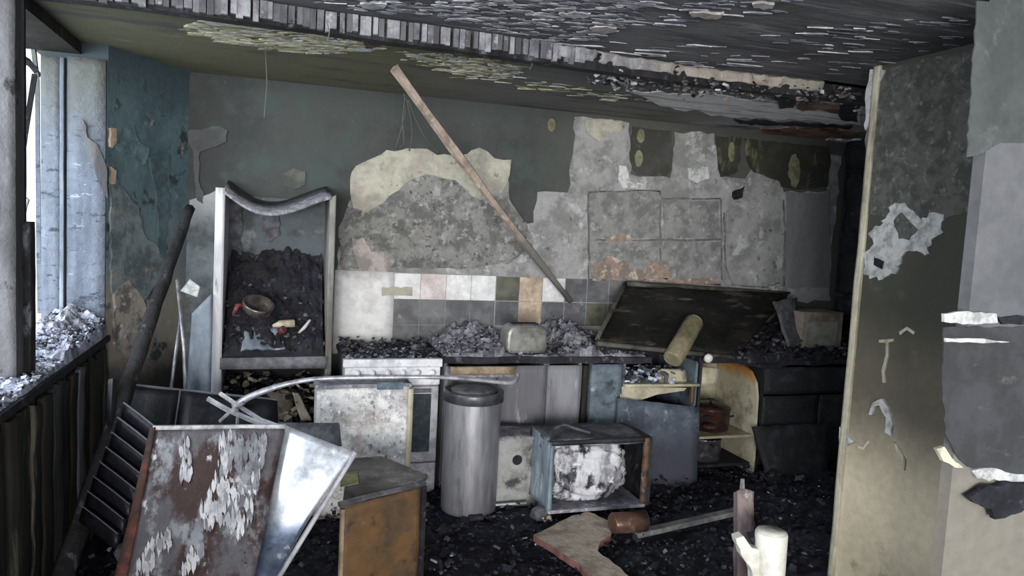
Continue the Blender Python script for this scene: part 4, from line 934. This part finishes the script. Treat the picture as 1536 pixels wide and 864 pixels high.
build('canister_body', MB().lathe([(.056, 0), (.066, .008), (.068, L_ * .5), (.066, L_ - .01), (.058, L_)], b, -ax, 24), M['cream_tube'], t)
build('canister_end', MB().lathe([(.058, L_), (.05, L_ + .012), (.02, L_ + .018)], b, -ax, 20), M['white_clean'], t)
q = aY(1060, 536, 4.27)
solo('ceramic_ball', MB().lathe([(.012, 0), (.026, .01), (.03, .035), (.02, .055), (.006, .06)], q + Vector((0, 0, -.03)), (.2, -.5, 1), 14), M['white_clean'], 'small round cream ceramic ball at the lower edge of the fallen hood', 'ball')
q0, q1 = aY(1205, 468, 4.5), aY(1262, 512, 4.5)
t = thing('scorched_box', 'scorched tan cardboard box with pale front on the right worktop', 'box', ((q0.x + q1.x) / 2, 4.6, q1.z))
build('box_body', MB().box((q0.x, 4.5, q1.z - .05), (q1.x, 4.74, q0.z)), M['cardboard'], t, .006)
build('front_label', MB().box((q0.x + .04, 4.494, q1.z - .03), (q1.x - .05, 4.502, q0.z - .07)), M['drawer_pale'], t, .002)
q = aY(1186, 500, 4.46)
solo('crockpot_lid', MB().sheet([aY(1160, 452, 4.62), aY(1196, 446, 4.66), aY(1204, 512, 4.50), aY(1182, 520, 4.46)], 6, 8, .015, .03, 6, .03), M['ash_mid'], 'bent grey panel standing left of the scorched cardboard box', 'panel')

# ---- long batten fallen from the ceiling to the worktop
p0, p1 = aZ(592, 102, 2.50), aY(856, 452, 4.84)
path = []
for i in range(16):
    u = i / 15; path.append(p0.lerp(p1, u) + Vector((0, 0, -.02 * math.sin(u * math.pi))))
solo('fallen_batten', MB().tube(path, [.030 - .004 * math.sin(i) - .006 * (i / 15) for i in range(16)], 5), M['pole'], 'long bare wooden batten hanging diagonally from the ceiling to the worktop', 'batten')
wires = [[(606, 140), (608, 170), (600, 200), (594, 222)], [(610, 150), (616, 178), (618, 205), (614, 226)], [(612, 150), (624, 180), (640, 210), (660, 230)], [(608, 146), (604, 180), (606, 214), (598, 220)]]
t = thing('dangling_wires', 'thin burnt wires dangling beside the top of the fallen batten', 'wires', aY(606, 140, 4.5))
for w in wires: build('wire', MB().tube(smooth([aY(x, y, 4.5 + .1 * i) for i, (x, y) in enumerate(w)]), .004, 6), M['wire'], t)

# ================================================================== MIDDLE OF THE ROOM
# ---- microwave
Ym = 3.72
mx0, mx1 = aY(824, 710, Ym).x, aY(969, 710, Ym).x
zt_, zb_ = aY(890, 660, Ym).z, aY(890, 764, Ym).z
zb_ = max(zb_, .03)
t = thing('microwave', 'burnt out microwave shell lying open with a rusty right edge', 'microwave', ((mx0 + mx1) / 2, Ym + .17, zb_))
w_ = .022; dep = .34
build('side_wall', MB().sheet([(mx0, Ym + dep, zt_), (mx0, Ym, zt_), (mx0, Ym, zb_), (mx0, Ym + dep, zb_)], 8, 10, w_, .012, 6), M['mw_side'], t)
build('side_wall', MB().sheet([(mx1 + w_ * .4, Ym + dep, zt_), (mx1 + w_ * .4, Ym, zt_), (mx1 + w_ * .4, Ym, zb_), (mx1 + w_ * .4, Ym + dep, zb_)], 8, 10, w_, .012, 6), M['mw_in'], t)
build('top_wall', MB().sheet([(mx0, Ym + dep, zt_ + .0), (mx1, Ym + dep, zt_ - .0), (mx1, Ym, zt_), (mx0, Ym, zt_)], 14, 8, w_, .02, 5), M['ash_mid'], t)
build('bottom_wall', MB().box((mx0, Ym - .015, zb_ - .004), (mx1, Ym + dep, zb_ + .016)), M['ash'], t, .003)
build('back_wall', MB().box((mx0 + .01, Ym + dep - .01, zb_), (mx1 - .01, Ym + dep, zt_ - .02)), M['mw_in'], t)
for (a_, b_, c_, d_, mm) in ((mx0 - .004, mx0 + .02, zb_, zt_, M['mw_side']), (mx1 - .026, mx1 + .006, zb_, zt_, M['mw_rust'])):
    build('front_stile', MB().sheet([(a_, Ym - .012, d_), (b_, Ym - .012, d_), (b_, Ym - .012, c_), (a_, Ym - .012, c_)], 2, 10, .02, .005, 8), mm, t)
build('front_rail', MB().sheet([(mx0, Ym - .012, zt_ + .004), (mx1, Ym - .012, zt_ + .004), (mx1, Ym - .012, zt_ - .022), (mx0, Ym - .012, zt_ - .022)], 12, 2, .02, .008, 8), M['mw_in'], t)
mc = Vector((mx0 + (mx1 - mx0) * .44, Ym + .12, (zt_ + zb_) / 2))
pm = bmesh.new(); bmesh.ops.create_icosphere(pm, subdivisions=5, radius=1)
mb = MB(); sc_ = Vector(((mx1 - mx0) * .43, .12, (zt_ - zb_) * .465))
for v in pm.verts:
    d_ = v.co.normalized(); c = Vector((d_.x * abs(d_.x) ** -.35 if abs(d_.x) > 1e-4 else 0, d_.y, d_.z * abs(d_.z) ** -.3 if abs(d_.z) > 1e-4 else 0))
    r = 1 + .12 * noise.noise(d_ * 2.2) - .22 * abs(noise.noise(Vector((d_.x * 2 + d_.z * 3, d_.z * 2 - d_.x, d_.y * 2)))) + .07 * noise.noise(d_ * 9)
    mb.v.append(mc + Vector((max(-1, min(1, c.x)) * sc_.x * r, d_.y * sc_.y * r, max(-1, min(1, c.z)) * sc_.z * min(r, 1.02))))
for f in pm.faces: mb.f.append(tuple(v.index for v in f.verts)); mb.mi.append(0); mb.sm.append(True)
pm.free()
solo('melted_bundle', mb, M['plastic_melt'], 'crumpled bundle of melted pale plastic stuffed inside the microwave', 'plastic bundle')
# pale box behind it
px0, px1 = aY(746, 700, 4.02).x, aY(815, 700, 4.02).x
zt2 = aY(770, 657, 4.02).z
t = thing('pale_metal_box', 'stained pale metal box with a dark hole between bin and microwave', 'box', ((px0 + px1) / 2, 4.1, .02))
build('box_body', MB().box((px0, 4.02, .03), (px1 + .04, 4.22, zt2)), M['box_pale'], t, .006)
build('hole', MB().lathe([(.034, 0), (.03, .003), (.02, .004)], aY(776, 690, 4.02) + Vector((0, .002, 0)), (0, -1, 0), 16), M['char'], t)
build('top_flap', MB().sheet([(px0 - .01, 4.22, zt2 + .02), (px1 + .05, 4.22, zt2 + .02), (px1 + .05, 4.0, zt2 + .004), (px0 - .01, 4.0, zt2 + .004)], 8, 6, .01, .02, 6), M['ash'], t)
# hose loop on the top of the microwave
solo('melted_cable', MB().tube(smooth([*[Vector((p.x, p.y, zt_ + dz)) for p, dz in ((aZ(822, 662, zt_), .012), (aZ(830, 652, zt_), .03), (aZ(846, 646, zt_), .035), (aZ(862, 648, zt_), .022), (aZ(886, 652, zt_), .010))]]), .009, 8), M['ash_mid'], 'short melted grey cable looped on top of the microwave', 'cable')

# ================================================================== FOREGROUND
# ---- two leaning metal sheets
TL, TR = aD(232, 640, 2.86), aD(428, 638, 2.96)
BL, BR = aD(160, 1010, 2.42), aD(352, 1010, 2.50)
t = thing('rusty_sheet', 'rust streaked metal sheet with white peeling paint leaning in the foreground', 'sheet', BL.lerp(BR, .5))
build('sheet_face', MB().sheet([TL, TR, BR, BL], 20, 30, .012, .012, 3), M['rust_sheet'], t)
build('folded_edge', MB().sheet([TL + Vector((-.006, -.004, .004)), TR + Vector((0, -.004, .004)), TR + Vector((0, -.006, -.012)), TL + Vector((-.006, -.006, -.012))], 14, 2, .02, .004, 6), M['stick_pale'], t)
build('folded_edge', MB().sheet([TL + Vector((-.016, -.0, 0)), TL + Vector((.004, -.006, 0)), BL + Vector((.006, -.008, 0)), BL + Vector((-.045, 0, 0))], 2, 24, .02, .006, 6), M['rust_red'], t)
fk = MB()
Nn = (TR - TL).cross(BL - TL).normalized()
if Nn.dot(EYEV - TL) < 0: Nn = -Nn
def onA(px, py):
    d = ray(px, py); return EYEV + d * ((TL - EYEV).dot(Nn) / d.dot(Nn))
for pts in ([(270, 668), (284, 662), (290, 700), (284, 724), (276, 716), (264, 724), (272, 690)], [(334, 720), (352, 736), (372, 740), (388, 690), (396, 676), (378, 770), (362, 806), (344, 806), (338, 786), (326, 790)], [(300, 760), (316, 740), (330, 660), (346, 652), (348, 700), (338, 720), (328, 780), (316, 796), (300, 792)], [(202, 864), (212, 836), (236, 804), (258, 798), (256, 820), (236, 830), (224, 864)], [(270, 840), (300, 820), (310, 828), (286, 852), (270, 862)], [(336, 668), (380, 652), (400, 660), (396, 700), (372, 720), (350, 700)]):
    xs = [p[0] for p in pts]; ys = [p[1] for p in pts]; area_ = (max(xs) - min(xs)) * (max(ys) - min(ys))
    def inside(x, y):
        c = False
        for (ax_, ay_), (bx_, by_) in zip(pts, pts[1:] + pts[:1]):
            if (ay_ > y) != (by_ > y) and x < (bx_ - ax_) * (y - ay_) / (by_ - ay_) + ax_: c = not c
        return c
    for k in range(int(area_ / 26)):
        x, y = random.uniform(min(xs), max(xs)), random.uniform(min(ys), max(ys))
        if not inside(x, y): continue
        w, h = random.uniform(1.0, 3.5), random.uniform(4, 15)
        q = [(x - w, y - h * .3), (x - w * .2, y - h), (x + w * .8, y - h * .5), (x + w, y + h * .4), (x, y + h), (x - w * .9, y + h * .4)]
        kk = 1 if pts[0][0] == 336 or random.random() < .3 else 0
        fk.prism([onA(a_, b_) for a_, b_ in q], Nn * random.uniform(.003, .007), kk)
stuff(build('paint_flake', fk, [M['sheet_white'], M['sheet_grey']], t))
# shiny one
A_, B_, C_, D_ = aD(424, 636, 3.00), aD(531, 678, 2.95), aD(376, 930, 2.80), aD(330, 930, 2.82)
t = thing('shiny_sheet', 'bent shiny steel sheet leaning against the rusty sheet', 'sheet', C_)
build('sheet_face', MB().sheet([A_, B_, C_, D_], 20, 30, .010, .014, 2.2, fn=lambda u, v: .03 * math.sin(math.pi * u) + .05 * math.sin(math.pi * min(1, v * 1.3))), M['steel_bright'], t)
build('folded_edge', MB().tube([B_.lerp(C_, k / 10) + Vector((.006, -.004, 0)) for k in range(11)], .011, 6), M['enamel_grey'], t)
# grey flat bit behind the top of the shiny sheet
solo('grey_plate', MB().sheet([aD(416, 634, 3.35), aD(508, 634, 3.35), aD(512, 668, 3.3), aD(416, 668, 3.3)], 5, 4, .012, .006, 5), M['ash_mid'], 'small flat grey plate behind the top of the shiny sheet', 'plate')

# ---- scorched ochre box
c0 = aD(514, 752, 2.98); zt3 = c0.z
def atz(px, py): return aZ(px, py, zt3)
t1_, t2_, t3_, t4_, t5_ = c0, atz(634, 722), atz(642, 712), atz(572, 684), atz(522, 688)
t = thing('scorched_cabinet', 'small ochre brown scorched cabinet with ash grey top in the foreground', 'cabinet', (c0.x + .15, c0.y + .2, 0.03))
foot = lambda p: Vector((p.x, p.y, .03))
n_in = Vector((.04, .22, 0))
dn = lambda p, h: Vector((p.x, p.y, p.z - h))
build('top_panel', MB().prism([p + Vector((0, 0, -.02)) for p in (t1_, t2_, t3_, t4_, t5_)], (0, 0, .022)), M['ash_top'], t, .004)
build('body', MB().prism([Vector((p.x, p.y, .03)).lerp(Vector((c0.x + .15, c0.y + .22, .03)), .14) for p in (t1_, t2_, t3_, t4_, t5_)], (0, 0, zt3 - .055)), M['char'], t)
build('front_panel', MB().sheet([dn(t1_, .025), dn(t2_, .025), foot(t2_), foot(t1_)], 14, 16, .015, .012, 4), M['ochre'], t)
build('corner_strip', MB().tube([dn(t1_, .03) + Vector((0, -.008, 0)), foot(t1_) + Vector((0, -.008, 0))], .010, 4), M['worktop_tan'], t)
e = t2_ - t1_
build('edge_frame', MB().tube([dn(t2_, .02) + Vector((.004, 0, 0)), foot(t2_) + Vector((.006, 0, 0))], .016, 4), M['char'], t)
build('rim_strip', MB().tube([t1_ + Vector((-.015, -.01, -.008)), t1_.lerp(t2_, .3) + Vector((0, -.012, -.002)), t1_.lerp(t2_, .7) + Vector((0, -.012, -.006)), t2_ + Vector((.01, -.006, -.006))], [.014, .012, .011, .012], 5), M['ash_mid'], t)
build('label_patch', MB().prism([Vector((p.x, p.y, zt3 + .002)) for p in (atz(510, 732), atz(538, 726), atz(536, 708), atz(512, 712))], (0, 0, .003)), M['label_olive'], t)

# ---- black slatted rack and black board at the left
rt, rb = aD(160, 590, 3.25), aD(120, 770, 2.95)
t = thing('slatted_rack', 'tilted black rack of thin slats with pale edges behind the charred timber', 'rack', aD(150, 800, 3.0))
for k in range(8):
    y0_ = 604 + k * 22; xo = -k * 9
    P = [aD(186 + xo, y0_, 3.16 - k * .035), aD(240 + xo, y0_ + 42, 3.05 - k * .035), aD(236 + xo, y0_ + 66, 3.04 - k * .035), aD(180 + xo, y0_ + 24, 3.15 - k * .035)]
    s_ = build('slat', MB().sheet(P, 6, 2, .012, .006, 5, seed=k), M['slat_black'], t)
    build('slat_edge', MB().tube([P[0] + Vector((0, -.008, .002)), P[0].lerp(P[1], .5) + Vector((0, -.008, .004)), P[1] + Vector((0, -.008, .002))], .0045 if k < 2 else .003, 5), M['slat_edge'], s_)
build('rack_rail', MB().tube([aD(168, 570, 3.3), aD(166, 640, 3.2), aD(150, 720, 3.08), aD(96, 860, 2.9)], .018, 5), M['slat_black'], t)
build('rack_rail', MB().tube([aD(242, 640, 3.10), aD(222, 720, 3.0), aD(180, 840, 2.8)], .014, 5), M['slat_black'], t)
bb = [aD(186, 576, 3.55), aD(416, 600, 3.62), aD(420, 690, 3.42), aD(190, 680, 3.35)]
t = thing('black_boards', 'black scorched board with pale seams lying tilted behind the rusty sheet', 'board', bb[3])
m0 = bb[0].lerp(bb[1], .36); m1 = bb[3].lerp(bb[2], .28)
build('board_panel', MB().sheet([bb[0], m0, m1, bb[3]], 8, 8, .015, .012, 4), M['slat_black'], t)
build('board_panel', MB().sheet([m0 + Vector((.008, 0, 0)), bb[1], bb[2], m1 + Vector((.008, 0, 0))], 8, 8, .015, .012, 4), M['slat_black'], t)
build('board_edge', MB().tube([bb[0], m0, bb[1]], .006, 5), M['slat_edge'], t)
build('board_edge', MB().tube([m0 + Vector((.004, -.012, .004)), m1 + Vector((.004, -.014, .004))], .004, 5), M['slat_edge'], t)
for (pp, rr) in (([(312, 598), (340, 614), (372, 628), (410, 642)], .012), ([(330, 590), (360, 610), (392, 630), (420, 640)], .010), ([(330, 632), (352, 612), (366, 604)], .009), ([(356, 640), (357, 622), (354, 610)], .008)):
    lab = {312: 'long pale ash stick lying across the black board behind the rusty sheet', 330: None, 356: 'short pale upright stick poking above the rusty sheet top edge'}[pp[0][0]]
    if lab is None: lab = 'second pale ash stick beside the long one, above the rusty sheet' if pp[0][1] == 590 else 'thin pale stick crossing the two long sticks at the strip end'
    solo('ash_stick', MB().tube([aD(x, y, 3.35 - .02 * i) for i, (x, y) in enumerate(pp)], rr, 5), M['stick_pale'], lab, 'stick', 'pale sticks behind the rusty sheet')

# ---- floor pieces
def flat(pts, z0, h, m, name, label, cat, edge=None, **k):
    P = [aZ(x, y, z0) for x, y in pts]
    return solo(name, MB().prism(P, (0, 0, h), 0, None if edge is None else 1), [m] + ([edge] if edge else []), label, cat, **k)
P = ragged([(800, 812), (830, 798), (858, 782), (880, 776), (918, 792), (916, 812), (900, 822), (896, 836), (930, 862), (960, 890), (920, 900), (860, 852)], 9, 1.5)
flat(P, .07, .035, M['chipboard'], 'broken_chipboard', 'broken pale chipboard piece with reddish front edge on the burnt floor', 'board', M['red_edge'])
ca, cb = aZ(918, 785, .165), aZ(966, 781, .165)
t = thing('copper_can', 'copper brown dented can lying on the broken chipboard', 'can', (ca + cb) / 2 - Vector((0, 0, .06)))
L_ = (cb - ca).length
build('can_body', MB().lathe([(.052, 0), (.056, .006), (.055, L_ * .5), (.056, L_)], ca, cb - ca, 22, wob=.08), M['copper'], t)
build('can_end', MB().lathe([(.05, L_), (.056, L_ + .004), (.05, L_ + .010), (.02, L_ + .004)], ca, cb - ca, 22), M['char'], t)
def plank(a, b, w, th, m, name, label, cat, **k):
    d = (b - a).normalized(); s = d.cross(Vector((0, 0, 1))).normalized() * w; u = Vector((0, 0, th))
    return solo(name, MB().hexa([a - s, b - s, b + s, a + s, a - s + u, b - s + u, b + s + u, a + s + u]), m, label, cat, bevel=.006, **k)
plank(aZ(952, 806, .07), aZ(1108, 770, .09), .028, .03, M['plank_ash'], 'ash_grey_plank', 'long ash grey plank lying on the floor right of the copper can', 'plank')
plank(aZ(690, 762, .06), aZ(790, 756, .07), .012, .015, M['strip_steel'], 'floor_strip', 'thin pale metal strip on the floor in front of the round bin', 'strip')
t = thing('splintered_post', 'splintered reddish post stub standing upright in the floor rubble', 'post', aD(1117, 815, 3.2))
a, b = aD(1106, 736, 3.28), aD(1131, 736, 3.28); c, d = aD(1131, 900, 3.10), aD(1106, 900, 3.10)
build('post_shaft', MB().sheet([a, b, c, d], 4, 12, .06, .01, 8, .06), M['post_red'], t)
build('splinter', MB().tube([aD(1113, 744, 3.30), aD(1114, 718, 3.30)], [.014, .009], 5), M['plank_ash'], t)
# white broken ceramic pieces
a = aD(1172, 806, 2.92)
t = thing('white_pedestal', 'tall white ceramic cylinder stub standing near the right pier', 'pedestal', Vector((a.x, a.y + .06, .03)))
pb = Vector((a.x, a.y + .06, .03)); h_ = a.z - .03
build('cylinder', MB().lathe([(.076, 0), (.070, .05), (.066, h_ * .6), (.064, h_ - .01), (.060, h_), (.054, h_), (.05, h_ - .01)], pb, seg=30), M['white_clean'], t)
build('top_plug', MB().lathe([(.056, h_ - .012), (.056, h_ + .002), (.01, h_ + .002)], pb, seg=24), M['white_clean'], t)
P = [aD(x, y, 2.95) for x, y in ragged([(1104, 808), (1116, 804), (1128, 822), (1144, 826), (1156, 840), (1160, 900), (1136, 900), (1126, 852), (1112, 834)], 9, 1.2)]
solo('ceramic_shard', MB().prism(P, (0.01, .05, 0)), M['white_clean'], 'jagged white ceramic shard leaning left of the white cylinder', 'shard', bevel=.004)
P = [aD(x, y, 2.98) for x, y in ragged([(1124, 808), (1140, 800), (1150, 812), (1148, 826), (1134, 824)], 7, 2)]
solo('black_lump', MB().prism(P, (.02, .06, 0)), M['char'], 'black charred lump on the white ceramic shard', 'lump', bevel=.006)
p0_ = aZ(810, 780, .05)
solo('ash_lump', MB().lathe([(.03, 0), (.05, .02), (.045, .06), (.02, .08)], p0_, seg=12, wob=.5), M['ash_mid'], 'grey ash lump at the microwave lower left corner', 'lump')
solo('foil_scrap', MB().sheet([aZ(812, 776, .085), aZ(826, 772, .09), aZ(828, 786, .05), aZ(816, 784, .05)], 4, 4, .004, .02, 12), M['cream_bit'], 'small cream foil scrap by the microwave lower left corner', 'scrap')
solo('scorched_lump', MB().lathe([(.03, 0), (.045, .03), (.03, .05)], aD(186, 838, 2.7), seg=10, wob=.6), M['ash_mid'], 'grey lump low between the slatted rack and the rusty sheet', 'lump')

# rubble heaps all over the floor
hp = MB()
for k in range(9000):
    y = random.uniform(1.9, 4.4); x = random.uniform(-.8, 3.9)
    if y < 2.95 and x > 2.1 + (y - 1.9) * .45: continue
    hmax = .03 + .05 * (noise.noise(Vector((x * 2, y * 2, 7))) + .5)
    if x < .0: hmax += .05
    r = random.random()
    m = 0 if r < .50 else 1 if r < .90 else 2 if r < .975 else 3 if r < .993 else 4
    hp.chip((x, y, .035 + random.random() ** 1.5 * hmax), random.uniform(.004, .015) * (1.9 if random.random() < .05 else 1), m, .6)
stuff(solo('floor_rubble', hp, [M['char'], M['floor'], M['ash_mid'], M['ash'], M['ash_bright']], 'black burnt rubble and ash flakes covering the kitchen floor', 'debris'))
